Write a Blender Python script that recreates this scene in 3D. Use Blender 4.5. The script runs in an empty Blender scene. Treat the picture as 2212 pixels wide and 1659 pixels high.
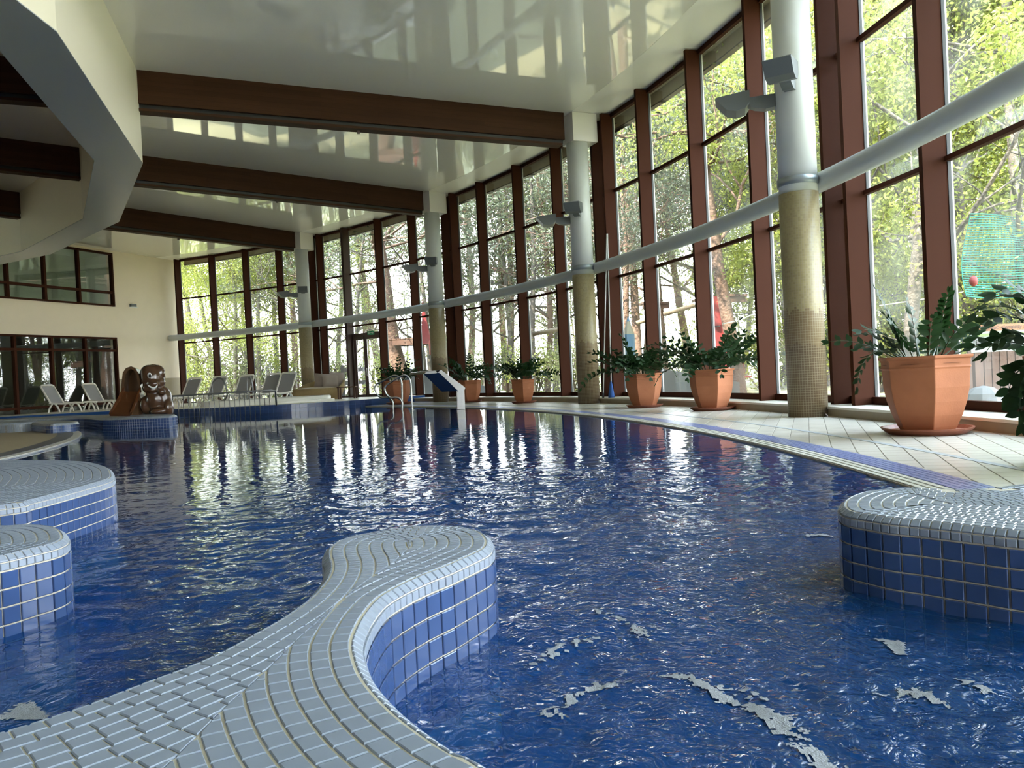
import bpy, math, random
import numpy as np
from mathutils import Vector, Matrix, noise
random.seed(7); rng = np.random.default_rng(7)
PI = math.pi
scn = bpy.context.scene
COL = scn.collection

# ------------------------------------------------------------------ camera
F, PIT, ROL, CZ = 1676.7, -.0118, .049, .74
cd = bpy.data.cameras.new('camera'); cam = bpy.data.objects.new('camera', cd); COL.objects.link(cam)
cd.sensor_fit = 'HORIZONTAL'; cd.sensor_width = 36; cd.lens = F/2212*36; cd.clip_start = .05; cd.clip_end = 600
cam.matrix_world = Matrix.Translation((0, 0, CZ)) @ Matrix.Rotation(PI/2+PIT, 4, 'X') @ Matrix.Rotation(-ROL, 4, 'Z')
scn.camera = cam
scn.view_settings.view_transform = 'Standard'; scn.view_settings.look = 'None'
scn.view_settings.gamma = 1; scn.view_settings.use_curve_mapping = False
scn.view_settings.exposure = 3.6
scn.cycles.max_bounces = 9; scn.cycles.diffuse_bounces = 5; scn.cycles.glossy_bounces = 5
scn.cycles.transparent_max_bounces = 24; scn.cycles.transmission_bounces = 6
scn.cycles.caustics_reflective = False; scn.cycles.caustics_refractive = False
scn.cycles.sample_clamp_indirect = 6
scn.cycles.use_denoising = True

# ------------------------------------------------------------------ world and sun
w = bpy.data.worlds.new('world'); scn.world = w; w.use_nodes = True
nt = w.node_tree; nt.nodes.clear()
wo = nt.nodes.new('ShaderNodeOutputWorld'); bg = nt.nodes.new('ShaderNodeBackground')
tc = nt.nodes.new('ShaderNodeTexCoord'); sx = nt.nodes.new('ShaderNodeSeparateXYZ'); cr = nt.nodes.new('ShaderNodeValToRGB')
nt.links.new(tc.outputs['Generated'], sx.inputs[0]); nt.links.new(sx.outputs[2], cr.inputs[0])
cr.color_ramp.elements[0].position = 0; cr.color_ramp.elements[0].color = (.93, .97, 1, 1)
cr.color_ramp.elements[1].position = .7; cr.color_ramp.elements[1].color = (.60, .78, 1, 1)
nt.links.new(cr.outputs[0], bg.inputs[0]); bg.inputs[1].default_value = 2.2
nt.links.new(bg.outputs[0], wo.inputs[0])
sd = bpy.data.lights.new('sun', 'SUN'); sd.energy = 3.2; sd.angle = .012; sd.color = (1, .93, .8)
sun = bpy.data.objects.new('sun', sd); COL.objects.link(sun)
sun.rotation_euler = Vector((-.45, -.45, .85)).to_track_quat('Z', 'Y').to_euler()   # comes from over the roof on to the trees

# ------------------------------------------------------------------ helpers
def ray(px, py):
    u = (px-1106)/F; v = (829.5-py)/F
    a = u*math.cos(ROL)+v*math.sin(ROL); b = -u*math.sin(ROL)+v*math.cos(ROL)
    return np.array([a, math.cos(PIT)-b*math.sin(PIT), math.sin(PIT)+b*math.cos(PIT)])
def G(px, py, h):                       # point of the photograph on a level plane, in metres
    d = ray(px, py); return d[:2]*((h-CZ)/d[2])
def V(px, py, y):                       # point of the photograph at a distance y
    d = ray(px, py); d = d*(y/d[1]); return Vector((d[0], d[1], d[2]+CZ))
def PX(P):                              # world point -> pixel of the 2212 x 1659 frame
    P = np.atleast_2d(P); X, Y, Z = P[:, 0], P[:, 1], P[:, 2]-CZ
    yy = Y*math.cos(PIT)+Z*math.sin(PIT); zz = -Y*math.sin(PIT)+Z*math.cos(PIT)
    yy = np.where(yy < .01, .01, yy); u = X/yy; v = zz/yy
    return 1106+F*(u*math.cos(ROL)-v*math.sin(ROL)), 829.5-F*(u*math.sin(ROL)+v*math.cos(ROL)), yy
OX, OY = -25.86, 5.73                    # the centre of the round hall
def pol(deg, r, z=0.):
    t = math.radians(deg); return Vector((OX+r*math.cos(t), OY+r*math.sin(t), z))

def mat(name, col, rough=.5, spec=.5, metal=0., coat=0., var=0., vscale=8., bump=0., bscale=40., trans=0., dist=.01, coat_rough=.05):
    m = bpy.data.materials.new(name); m.use_nodes = True; n = m.node_tree.nodes; l = m.node_tree.links
    b = n['Principled BSDF']; b.inputs['Base Color'].default_value = (*col, 1)
    b.inputs['Roughness'].default_value = rough; b.inputs['Specular IOR Level'].default_value = spec
    b.inputs['Metallic'].default_value = metal; b.inputs['Coat Weight'].default_value = coat
    b.inputs['Coat Roughness'].default_value = coat_rough; b.inputs['Coat IOR'].default_value = 1.8 if coat >= 1 else 1.5
    t = n.new('ShaderNodeTexCoord')
    if var:
        no = n.new('ShaderNodeTexNoise'); no.inputs['Scale'].default_value = vscale; no.inputs['Detail'].default_value = 5
        mx = n.new('ShaderNodeMix'); mx.data_type = 'RGBA'
        mx.inputs[6].default_value = (*[c*(1-var) for c in col], 1); mx.inputs[7].default_value = (*[min(1, c*(1+var)) for c in col], 1)
        l.new(t.outputs['Object'], no.inputs[0]); l.new(no.outputs[0], mx.inputs[0]); l.new(mx.outputs[2], b.inputs['Base Color'])
    if bump:
        no = n.new('ShaderNodeTexNoise'); no.inputs['Scale'].default_value = bscale; no.inputs['Detail'].default_value = 3
        bu = n.new('ShaderNodeBump'); bu.inputs['Strength'].default_value = bump; bu.inputs['Distance'].default_value = dist
        l.new(t.outputs['Object'], no.inputs[0]); l.new(no.outputs[0], bu.inputs['Height']); l.new(bu.outputs[0], b.inputs['Normal'])
    if trans:
        tr = n.new('ShaderNodeBsdfTranslucent'); tr.inputs[0].default_value = (*[min(1, c*1.5) for c in col], 1)
        ms = n.new('ShaderNodeMixShader'); ms.inputs[0].default_value = trans
        l.new(b.outputs[0], ms.inputs[1]); l.new(tr.outputs[0], ms.inputs[2]); l.new(ms.outputs[0], n['Material Output'].inputs[0])
    return m

def thin_fresnel(n, l, ior):             # same reflectance from either side of the sheet
    fr = n.new('ShaderNodeFresnel'); ge = n.new('ShaderNodeNewGeometry'); mp = n.new('ShaderNodeMapRange')
    mp.inputs[3].default_value = ior; mp.inputs[4].default_value = 1/ior
    l.new(ge.outputs['Backfacing'], mp.inputs[0]); l.new(mp.outputs[0], fr.inputs[0]); return fr

def glass_mat(name, tint, ior=1.5, rough=0., grey=0.):
    m = bpy.data.materials.new(name); m.use_nodes = True; n = m.node_tree.nodes; l = m.node_tree.links; n.remove(n['Principled BSDF'])
    tr = n.new('ShaderNodeBsdfTransparent'); tr.inputs[0].default_value = (*tint, 1)
    gl = n.new('ShaderNodeBsdfGlossy'); gl.inputs['Roughness'].default_value = rough
    fr = thin_fresnel(n, l, ior)
    mi = n.new('ShaderNodeMixShader'); l.new(fr.outputs[0], mi.inputs[0]); l.new(tr.outputs[0], mi.inputs[1]); l.new(gl.outputs[0], mi.inputs[2])
    out = mi
    if grey:                               # a film of dust on the pane
        df = n.new('ShaderNodeBsdfTranslucent'); df.inputs[0].default_value = (.8, .8, .78, 1)
        t = n.new('ShaderNodeTexCoord'); no = n.new('ShaderNodeTexNoise'); no.inputs['Scale'].default_value = 1.3; no.inputs['Detail'].default_value = 6
        mp = n.new('ShaderNodeMapRange'); mp.inputs[1].default_value = .4; mp.inputs[2].default_value = .75; mp.inputs[4].default_value = grey
        m2 = n.new('ShaderNodeMixShader'); l.new(t.outputs['Object'], no.inputs[0]); l.new(no.outputs[0], mp.inputs[0]); l.new(mp.outputs[0], m2.inputs[0])
        l.new(mi.outputs[0], m2.inputs[1]); l.new(df.outputs[0], m2.inputs[2]); out = m2
    l.new(out.outputs[0], n['Material Output'].inputs[0]); return m

M = {}
M['fin'] = mat('brown painted aluminium', (.048, .0155, .008), .6, .05, var=.08, vscale=2)
M['darkfin'] = mat('dark brown frame', (.045, .020, .013), .35)
M['gasket'] = mat('black gasket', (.012, .012, .012), .5)
M['edge'] = mat('pale metal edge', (.55, .55, .53), .4)
M['glass'] = glass_mat('window glass', (.965, .97, .965), 1.45, grey=.035)
M['darkglass'] = glass_mat('inner window glass', (.80, .84, .80), 1.85)
M['ceil'] = mat('glossy cream ceiling panel', (.86, .82, .78), .34, .5, coat=1., coat_rough=.035, bump=.08, bscale=.8, dist=.03)
M['ceilmatt'] = mat('matt cream ceiling', (.86, .82, .78), .45, .5, coat=.15)
M['fascia'] = mat('cream bulkhead paint', (.80, .74, .60), .4, .5, coat=.3, coat_rough=.2)
M['ringunder'] = mat('grey satin metal panel', (.50, .53, .54), .22, .6, metal=.25, bump=.06, bscale=2.5, dist=.02)
M['cream'] = mat('cream wall paint', (.86, .74, .58), .7, .3, var=.03, vscale=3)
M['brownwall'] = mat('dim brown wall', (.16, .13, .10), .7)  # darkened so the unseen walls throw less light onto the islands
M['lintel'] = mat('cream outdoor render', (.42, .35, .23), .8)
M['roof'] = mat('roof felt', (.2, .2, .2), .9)
M['colw'] = mat('white column paint', (.62, .64, .62), .35, .5)
M['collar'] = mat('grey steel collar', (.30, .33, .35), .35, .5, metal=.5)
M['pipe'] = mat('grey painted pipe', (.50, .53, .54), .38, .5)
M['lamp'] = mat('grey lamp housing', (.11, .12, .125), .4, .5)
M['lampin'] = mat('white lamp reflector', (.7, .72, .72), .3)
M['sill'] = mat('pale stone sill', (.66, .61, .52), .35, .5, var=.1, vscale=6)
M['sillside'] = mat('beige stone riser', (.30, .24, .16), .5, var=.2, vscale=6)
M['grout'] = mat('beige grout', (.40, .36, .28), .85, var=.25, vscale=25, bump=.2, bscale=200, dist=.002)
M['tilegrey'] = mat('grey glazed mosaic', (.165, .19, .235), .40, .5, var=.13, vscale=14)
M['tileblue'] = mat('blue glazed tile', (.028, .053, .135), .14, .5, var=.16, vscale=9)
M['bluestrip'] = mat('violet blue mosaic', (.15, .18, .36), .3, .5, var=.15, vscale=10)
M['whitestrip'] = mat('white mosaic', (.52, .50, .44), .4, .5, var=.12, vscale=30)
M['deck'] = mat('pale stone deck tile', (.50, .46, .40), .33, .5, var=.14, vscale=5)
M['deckjoint'] = mat('deck joint', (.22, .20, .17), .8)
M['gutter'] = mat('grey gutter grating', (.36, .38, .40), .5)
M['beige'] = mat('beige inner deck', (.36, .29, .18), .5, var=.1, vscale=4)
M['dark'] = mat('dark mosaic band', (.07, .07, .08), .4)
M['darkroom'] = mat('dim room wall', (.055, .05, .045), .8)  # dimness of the unlit room put into the wall colour
M['greyroom'] = mat('grey gallery wall', (.75, .78, .70), .8)  # lightened in place of daylight from the gallery's own windows
M['terracotta'] = mat('terracotta', (.38, .145, .07), .7, .2, var=.13, vscale=7, bump=.1, bscale=60)
M['saucer'] = mat('dark terracotta saucer', (.24, .075, .04), .5, var=.1)
M['soil'] = mat('potting soil', (.03, .02, .012), .95, bump=1, bscale=60)
M['zz'] = mat('glossy dark green leaf', (.012, .034, .009), .5, .18, trans=.18, var=.35, vscale=3)
M['zzstem'] = mat('green stem', (.03, .055, .02), .4)
M['bark'] = mat('grey bark', (.10, .085, .068), .9, var=.4, vscale=6, bump=1, bscale=14, dist=.04)
M['pinebark'] = mat('reddish pine bark', (.13, .078, .052), .9, var=.4, vscale=7, bump=1, bscale=14, dist=.04)
M['leafy'] = mat('spring green leaf', (.20, .225, .048), .5, .4, trans=.5, var=.35, vscale=.7)
M['leafg'] = mat('mid green leaf', (.13, .155, .06), .5, .4, trans=.45, var=.35, vscale=.7)
M['needle'] = mat('pine needle', (.075, .09, .055), .6, .3, trans=.25, var=.3, vscale=.8)
M['ground'] = mat('woodland ground', (.24, .23, .13), .95, var=.5, vscale=.6)
M['steel'] = mat('brushed steel', (.42, .42, .40), .25, .5, metal=1.)
M['rail'] = mat('dark steel rail', (.17, .17, .165), .3, .5, metal=.7)
M['white'] = mat('white resin', (.78, .74, .66), .35)
M['sling'] = mat('grey mesh sling', (.25, .24, .24), .7)
M['tub'] = mat('ivory acrylic', (.72, .70, .62), .25)
M['wicker'] = mat('tan wicker', (.33, .23, .10), .8, bump=1, bscale=120, dist=.01, var=.2, vscale=30)
M['cushion'] = mat('taupe cushion', (.30, .24, .20), .9, bump=.3, bscale=60)
M['seat'] = mat('pale seat cushion', (.45, .38, .28), .9)
M['slide'] = mat('glossy brown slide', (.075, .026, .009), .18, .5, var=.15)
M['hood'] = mat('brown slide hood', (.085, .045, .022), .15, .5)
M['fur'] = mat('glossy brown moulded plastic', (.065, .032, .017), .2, .5, coat=.2)
M['eyew'] = mat('white eye', (.75, .75, .72), .2)
M['black'] = mat('black plastic', (.01, .01, .01), .3)
M['woodbeam'] = None
M['wood'] = mat('weathered wood', (.10, .05, .03), .8, var=.3, vscale=5)
M['paleplank'] = mat('pale log', (.20, .15, .095), .8, var=.2)
M['greyplank'] = mat('grey timber', (.13, .12, .11), .8, var=.2)
M['red'] = mat('red panel', (.20, .02, .018), .6)
M['orange'] = mat('orange red plastic', (.30, .022, .006), .5)
M['blue'] = mat('light blue paint', (.09, .17, .24), .7)
M['tip'] = mat('cream pencil tip', (.26, .23, .16), .7)
M['teal'] = mat('teal net', (.01, .15, .12), .7, trans=.3)
M['signw'] = mat('pale sign face', (.26, .29, .26), .6)
M['signo'] = mat('orange sign header', (.26, .10, .03), .6)
M['signt'] = mat('brown sign lettering', (.05, .012, .006), .6)
M['signg'] = mat('green sign bar', (.13, .20, .05), .6)
M['signp'] = mat('plum sign line', (.07, .03, .04), .6)
M['exit'] = mat('green exit sign', (.02, .30, .12), .4)
M['bluecloth'] = mat('blue cloth', (.03, .10, .34), .8)
M['foam'] = mat('pale foam', (.22, .23, .25), .8, bump=1, bscale=260, dist=.004)
M['concrete'] = mat('grey concrete', (.10, .10, .095), .9, var=.2, vscale=2)
M['rope'] = mat('pale rope', (.6, .58, .5), .9)

def beam_mat():
    m = mat('brown glued timber', (.034, .0125, .006), .6, .12)
    n = m.node_tree.nodes; l = m.node_tree.links; b = n['Principled BSDF']
    t = n.new('ShaderNodeTexCoord'); mp = n.new('ShaderNodeMapping'); mp.inputs['Scale'].default_value = (1.2, 12, 16)
    no = n.new('ShaderNodeTexNoise'); no.inputs['Scale'].default_value = 1.; no.inputs['Detail'].default_value = 6
    br = n.new('ShaderNodeTexBrick'); br.inputs['Scale'].default_value = 1; br.inputs['Brick Width'].default_value = 2.3; br.inputs['Row Height'].default_value = .09
    br.inputs['Mortar Size'].default_value = .0012; br.inputs['Color1'].default_value = (.044, .018, .009, 1); br.inputs['Color2'].default_value = (.058, .024, .012, 1); br.inputs['Mortar'].default_value = (.02, .008, .004, 1)
    sp = n.new('ShaderNodeSeparateXYZ'); cb = n.new('ShaderNodeCombineXYZ')
    l.new(t.outputs['Object'], sp.inputs[0]); l.new(sp.outputs[0], cb.inputs[0]); l.new(sp.outputs[2], cb.inputs[1]); l.new(cb.outputs[0], br.inputs[0])
    mx = n.new('ShaderNodeMix'); mx.data_type = 'RGBA'; mx.blend_type = 'MULTIPLY'; mx.inputs[0].default_value = .6
    ra = n.new('ShaderNodeValToRGB'); ra.color_ramp.elements[0].color = (.45, .45, .45, 1); ra.color_ramp.elements[1].color = (1.3, 1.3, 1.3, 1)
    l.new(t.outputs['Object'], mp.inputs[0]); l.new(mp.outputs[0], no.inputs[0]); l.new(no.outputs[0], ra.inputs[0])
    l.new(br.outputs[0], mx.inputs[6]); l.new(ra.outputs[0], mx.inputs[7]); l.new(mx.outputs[2], b.inputs['Base Color'])
    return m
M['woodbeam'] = beam_mat()

def mosaic_mat():
    # tiny tan mosaic round a column: tiles of 3 cm, darker and browner tiles low down with a ragged stepped edge
    m = mat('tan column mosaic', (.3, .22, .1), .4, .5); n = m.node_tree.nodes; l = m.node_tree.links; b = n['Principled BSDF']
    def math_(op, a, c=None, d=None):
        x = n.new('ShaderNodeMath'); x.operation = op
        for i, v in enumerate((a, c, d)):
            if v is None: continue
            if isinstance(v, (int, float)): x.inputs[i].default_value = v
            else: l.new(v, x.inputs[i])
        return x.outputs[0]
    t = n.new('ShaderNodeTexCoord'); sp = n.new('ShaderNodeSeparateXYZ'); l.new(t.outputs['Object'], sp.inputs[0])
    an = math_('ARCTAN2', sp.outputs[1], sp.outputs[0]); u = math_('MULTIPLY', an, .25/.032); v = math_('DIVIDE', sp.outputs[2], .032)
    fu = math_('FRACT', u); fv = math_('FRACT', v)
    g = math_('MAXIMUM', math_('LESS_THAN', fu, .13), math_('LESS_THAN', fv, .13))
    iu = math_('FLOOR', u); iv = math_('FLOOR', v)
    cb = n.new('ShaderNodeCombineXYZ'); l.new(iu, cb.inputs[0]); l.new(iv, cb.inputs[1])
    wn = n.new('ShaderNodeTexWhiteNoise'); wn.noise_dimensions = '3D'; l.new(cb.outputs[0], wn.inputs[0])
    cb2 = n.new('ShaderNodeCombineXYZ'); l.new(math_('MULTIPLY', iu, .21), cb2.inputs[0])
    no = n.new('ShaderNodeTexNoise'); no.inputs['Scale'].default_value = 1.; l.new(cb2.outputs[0], no.inputs[0])
    st = math_('FLOOR', math_('MULTIPLY', no.outputs[0], 14)); zz = math_('ADD', iv, st)
    low = math_('LESS_THAN', zz, 50); low2 = math_('LESS_THAN', zz, 36)
    def mixc(f, a, c):
        x = n.new('ShaderNodeMix'); x.data_type = 'RGBA'
        l.new(f, x.inputs[0])
        for i, q in ((6, a), (7, c)):
            if isinstance(q, tuple): x.inputs[i].default_value = (*q, 1)
            else: l.new(q, x.inputs[i])
        return x.outputs[2]
    c = mixc(low, (.21, .24, .135), (.52, .42, .22)) if False else mixc(low, (.185, .125, .06), (.33, .27, .135)) if False else mixc(low, (.33, .27, .135), (.185, .125, .06)); c = mixc(low2, c, (.12, .075, .035))
    c2 = mixc(math_('MULTIPLY', wn.outputs[0], .35), c, (.14, .095, .045)); c3 = mixc(g, c2, (.31, .26, .17))
    l.new(c3, b.inputs['Base Color']); return m
M['mosaic'] = mosaic_mat()

def tiled_mat(name, col, grout, size, rough=.2):
    m = mat(name, col, rough); n = m.node_tree.nodes; l = m.node_tree.links; b = n['Principled BSDF']
    t = n.new('ShaderNodeTexCoord'); br = n.new('ShaderNodeTexBrick'); br.offset = 0
    br.inputs['Scale'].default_value = 1; br.inputs['Brick Width'].default_value = size; br.inputs['Row Height'].default_value = size
    br.inputs['Mortar Size'].default_value = size*.05; br.inputs['Color1'].default_value = (*col, 1)
    br.inputs['Color2'].default_value = (*[c*.8 for c in col], 1); br.inputs['Mortar'].default_value = (*grout, 1)
    l.new(t.outputs['Object'], br.inputs[0]); l.new(br.outputs[0], b.inputs['Base Color']); return m
M['basin'] = mat('blue basin tiles', (.012, .060, .20), .3, var=.15, vscale=3)
M['graymos'] = tiled_mat('grey mosaic field', (.22, .25, .28), (.18, .17, .14), .04, .35)

def water_mat():
    m = bpy.data.materials.new('pool water'); m.use_nodes = True; n = m.node_tree.nodes; l = m.node_tree.links; n.remove(n['Principled BSDF'])
    tr = n.new('ShaderNodeBsdfTransparent'); tr.inputs[0].default_value = (.20, .45, .85, 1)
    df = n.new('ShaderNodeBsdfDiffuse'); df.inputs[0].default_value = (.006, .048, .175, 1)
    body = n.new('ShaderNodeMixShader'); body.inputs[0].default_value = .6; l.new(tr.outputs[0], body.inputs[1]); l.new(df.outputs[0], body.inputs[2])
    gl = n.new('ShaderNodeBsdfGlossy'); gl.inputs['Roughness'].default_value = .012
    fr = thin_fresnel(n, l, 1.36)
    mi = n.new('ShaderNodeMixShader'); l.new(fr.outputs[0], mi.inputs[0]); l.new(body.outputs[0], mi.inputs[1]); l.new(gl.outputs[0], mi.inputs[2])
    l.new(mi.outputs[0], n['Material Output'].inputs[0])
    t = n.new('ShaderNodeTexCoord')
    def dist_to(x, y, near, far, vn, vf):
        vm = n.new('ShaderNodeVectorMath'); vm.operation = 'DISTANCE'; vm.inputs[1].default_value = (x, y, -.03); l.new(t.outputs['Object'], vm.inputs[0])
        mp = n.new('ShaderNodeMapRange'); mp.inputs[1].default_value = near; mp.inputs[2].default_value = far; mp.inputs[3].default_value = vn; mp.inputs[4].default_value = vf
        mp.interpolation_type = 'SMOOTHSTEP'
        l.new(vm.outputs['Value'], mp.inputs[0]); return mp.outputs[0]
    def nz(scale, det, sxyz, disto=0., rot=0.):
        mp = n.new('ShaderNodeMapping'); mp.inputs['Scale'].default_value = sxyz; mp.inputs['Rotation'].default_value = (0, 0, rot)
        no = n.new('ShaderNodeTexNoise'); no.inputs['Scale'].default_value = scale; no.inputs['Detail'].default_value = det; no.inputs['Distortion'].default_value = disto
        l.new(t.outputs['Object'], mp.inputs[0]); l.new(mp.outputs[0], no.inputs[0]); return no.outputs[0]
    def mul(a, c):
        x = n.new('ShaderNodeMath'); x.operation = 'MULTIPLY'; l.new(a, x.inputs[0])
        if isinstance(c, float): x.inputs[1].default_value = c
        else: l.new(c, x.inputs[1])
        return x.outputs[0]
    def add(a, c):
        x = n.new('ShaderNodeMath'); l.new(a, x.inputs[0]); l.new(c, x.inputs[1]); return x.outputs[0]
    calm = mul(nz(3.2, 3, (1, 1.2, 1)), dist_to(0, 2, 1.5, 13., .011, .0011))        # long ripples that die out with distance
    fine = mul(nz(9., 1.6, (1, 1, 1), .8), dist_to(.6, 2, 1., 6., .0155, .0002))       # small ripples by the jets
    chop = mul(nz(21., 2.2, (1, 1, 1), 1.6, .5), dist_to(.9, 1.4, .7, 3.4, .0150, 0.0))      # broken water in front
    h = add(add(calm, fine), chop)
    bu = n.new('ShaderNodeBump'); bu.inputs['Strength'].default_value = 1; bu.inputs['Distance'].default_value = 1; l.new(h, bu.inputs['Height'])
    l.new(bu.outputs[0], gl.inputs['Normal']); l.new(bu.outputs[0], fr.inputs['Normal'])
    return m
M['water'] = water_mat()

class MB:
    def __init__(s): s.v = []; s.f = []
    def add(s, vs, fs):
        o = len(s.v); s.v += [tuple(v) for v in vs]; s.f += [tuple(i+o for i in f) for f in fs]; return s
    def box(s, c, d, rz=0., m=None):
        hx, hy, hz = d[0]/2, d[1]/2, d[2]/2; cs, sn = math.cos(rz), math.sin(rz); vs = []
        for x, y, z in ((-1,-1,-1),(1,-1,-1),(1,1,-1),(-1,1,-1),(-1,-1,1),(1,-1,1),(1,1,1),(-1,1,1)):
            p = Vector((x*hx, y*hy, z*hz))
            p = m @ p if m else Vector((p.x*cs-p.y*sn, p.x*sn+p.y*cs, p.z))
            vs.append(p+Vector(c))
        return s.add(vs, [(0,3,2,1),(4,5,6,7),(0,1,5,4),(1,2,6,5),(2,3,7,6),(3,0,4,7)])
    def bar(s, a, b, w, h):                       # box between two points, w across, h high
        a, b = Vector(a), Vector(b); d = (b-a); L = d.length; d.normalize()
        up = Vector((0,0,1)) if abs(d.z) < .95 else Vector((0,1,0))
        sd_ = d.cross(up).normalized(); up = sd_.cross(d)
        vs = []
        for e in (a, b):
            for i, j in ((-1,-1),(1,-1),(1,1),(-1,1)): vs.append(e+sd_*w/2*i+up*h/2*j)
        return s.add(vs, [(0,1,2,3),(7,6,5,4),(0,4,5,1),(1,5,6,2),(2,6,7,3),(3,7,4,0)])
    def prism(s, poly, z0, z1, top=True, bottom=True):
        n = len(poly); vs = [(p[0], p[1], z0) for p in poly]+[(p[0], p[1], z1) for p in poly]
        fs = [(i, (i+1) % n, n+(i+1) % n, n+i) for i in range(n)]
        if top: fs.append(tuple(range(n, 2*n)))
        if bottom: fs.append(tuple(reversed(range(n))))
        return s.add(vs, fs)
    def tube(s, pts, r, n=8, cap=True):
        pts = [Vector(p) for p in pts]; k = len(pts); rs = r if hasattr(r, '__len__') else [r]*k
        T = [(pts[min(i+1, k-1)]-pts[max(i-1, 0)]).normalized() for i in range(k)]
        u = T[0].orthogonal().normalized(); vs = []; fs = []
        for i in range(k):
            u = (u-T[i]*u.dot(T[i])); u = u.normalized() if u.length > 1e-6 else T[i].orthogonal().normalized()
            w_ = T[i].cross(u)
            for j in range(n):
                a = 2*PI*j/n; vs.append(pts[i]+(u*math.cos(a)+w_*math.sin(a))*rs[i])
        for i in range(k-1):
            for j in range(n): fs.append((i*n+j, i*n+(j+1) % n, (i+1)*n+(j+1) % n, (i+1)*n+j))
        if cap: fs += [tuple(reversed(range(n))), tuple(range((k-1)*n, k*n))]
        return s.add(vs, fs)
    def lathe(s, prof, n=24, c=(0,0,0), ang0=0., cap=True):
        vs = []; fs = []; k = len(prof)
        for r, z in prof:
            for j in range(n):
                a = ang0+2*PI*j/n; vs.append((c[0]+r*math.cos(a), c[1]+r*math.sin(a), c[2]+z))
        for i in range(k-1):
            for j in range(n): fs.append((i*n+j, i*n+(j+1) % n, (i+1)*n+(j+1) % n, (i+1)*n+j))
        if cap: fs += [tuple(reversed(range(n))), tuple(range((k-1)*n, k*n))]
        return s.add(vs, fs)
    def ball(s, c, r, n=16, m=8, rot=None):
        vs = []; fs = []
        for i in range(m+1):
            t = PI*i/m
            for j in range(n):
                a = 2*PI*j/n; p = Vector((r[0]*math.sin(t)*math.cos(a), r[1]*math.sin(t)*math.sin(a), r[2]*math.cos(t)))
                if rot: p = rot @ p
                vs.append(p+Vector(c))
        for i in range(m):
            for j in range(n): fs.append((i*n+j, (i+1)*n+j, (i+1)*n+(j+1) % n, i*n+(j+1) % n))
        return s.add(vs, fs)
    def sector(s, r0, r1, a0, a1, z0, z1, step=1.):      # ring segment about the hall's centre
        n = max(1, int(math.ceil((a1-a0)/step))); vs = []; fs = []
        for i in range(n+1):
            a = a0+(a1-a0)*i/n
            vs += [pol(a, r0, z0), pol(a, r1, z0), pol(a, r1, z1), pol(a, r0, z1)]
        for i in range(n):
            b = 4*i; q = b+4
            fs += [(b, b+1, q+1, q), (b+1, b+2, q+2, q+1), (b+2, b+3, q+3, q+2), (b+3, b, q, q+3)]
        fs += [(0, 3, 2, 1), (4*n, 4*n+1, 4*n+2, 4*n+3)]
        return s.add(vs, fs)
    def mesh(s, name, m, smooth=False):
        me = bpy.data.meshes.new(name); me.from_pydata(s.v, [], s.f); me.materials.append(m)
        if smooth: me.polygons.foreach_set('use_smooth', [True]*len(me.polygons))
        me.update(); return me
    def build(s, name, m, parent=None, smooth=False):
        return link(name, s.mesh(name, m, smooth), parent)

def link(name, me, parent=None, loc=None):
    o = bpy.data.objects.new(name, me); COL.objects.link(o)
    if parent: o.parent = parent
    if loc is not None: o.location = loc
    return o
def tag(o, label=None, cat=None, group=None, kind=None):
    for k, v in (('label', label), ('category', cat), ('group', group), ('kind', kind)):
        if v: o[k] = v
    return o
def thing(name, label, cat, loc=(0,0,0), rz=0., group=None, kind=None):
    o = bpy.data.objects.new(name, None); COL.objects.link(o); o.location = loc; o.rotation_euler = (0, 0, rz); o.empty_display_size = .1
    return tag(o, label, cat, group, kind)
def dup(o, loc=None, rz=None, sc=None, label=None, parent=None):
    c = o.copy(); COL.objects.link(c); c.parent = parent
    if loc is not None: c.location = loc
    if rz is not None: c.rotation_euler = (0, 0, rz)
    if sc is not None: c.scale = (sc,)*3 if not hasattr(sc, '__len__') else sc
    if label: c['label'] = label
    for ch in o.children: dup(ch, parent=c)
    return c

def smoothpath(pts, k=5):
    P_ = [Vector(p) for p in pts]; out = []
    for i in range(len(P_)-1):
        p0, p1, p2, p3 = P_[max(i-1, 0)], P_[i], P_[i+1], P_[min(i+2, len(P_)-1)]
        for j in range(k):
            t = j/k; out.append(.5*((2*p1)+(-p0+p2)*t+(2*p0-5*p1+4*p2-p3)*t*t+(-p0+3*p1-3*p2+p3)*t**3))
    return out+[P_[-1]]

# ------------------------------------------------------------------ the hall
COLS = [8.635+14.84*k for k in range(-3, 5)]            # angles of the columns; COLS[3] stands nearest in view
CEIL = 6.545; ZB = 14.84
A0, A1 = COLS[0], 68.95
def struct(name): return tag(bpy.data.objects.new(name, None), kind='structure')

# ceiling: one glossy panel per bay and a matt strip along the glass
ce = struct('ceiling'); COL.objects.link(ce)
edges = COLS+[A1]
for a, b in zip(edges[:-1], edges[1:]):
    MB().sector(8, 29.86, a+.01, b-.01, CEIL, CEIL+.05, 2.1).build('panel', M['ceil'], ce)
    MB().sector(29.875, 31.0, a+.005, b-.005, CEIL+.004, CEIL+.05, 3.71).build('edge_panel', M['ceilmatt'], ce)
MB().sector(5, 31.35, A0-2, 71, CEIL+.06, CEIL+.4, 3).build('roof_slab', M['lintel'], ce)

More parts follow.
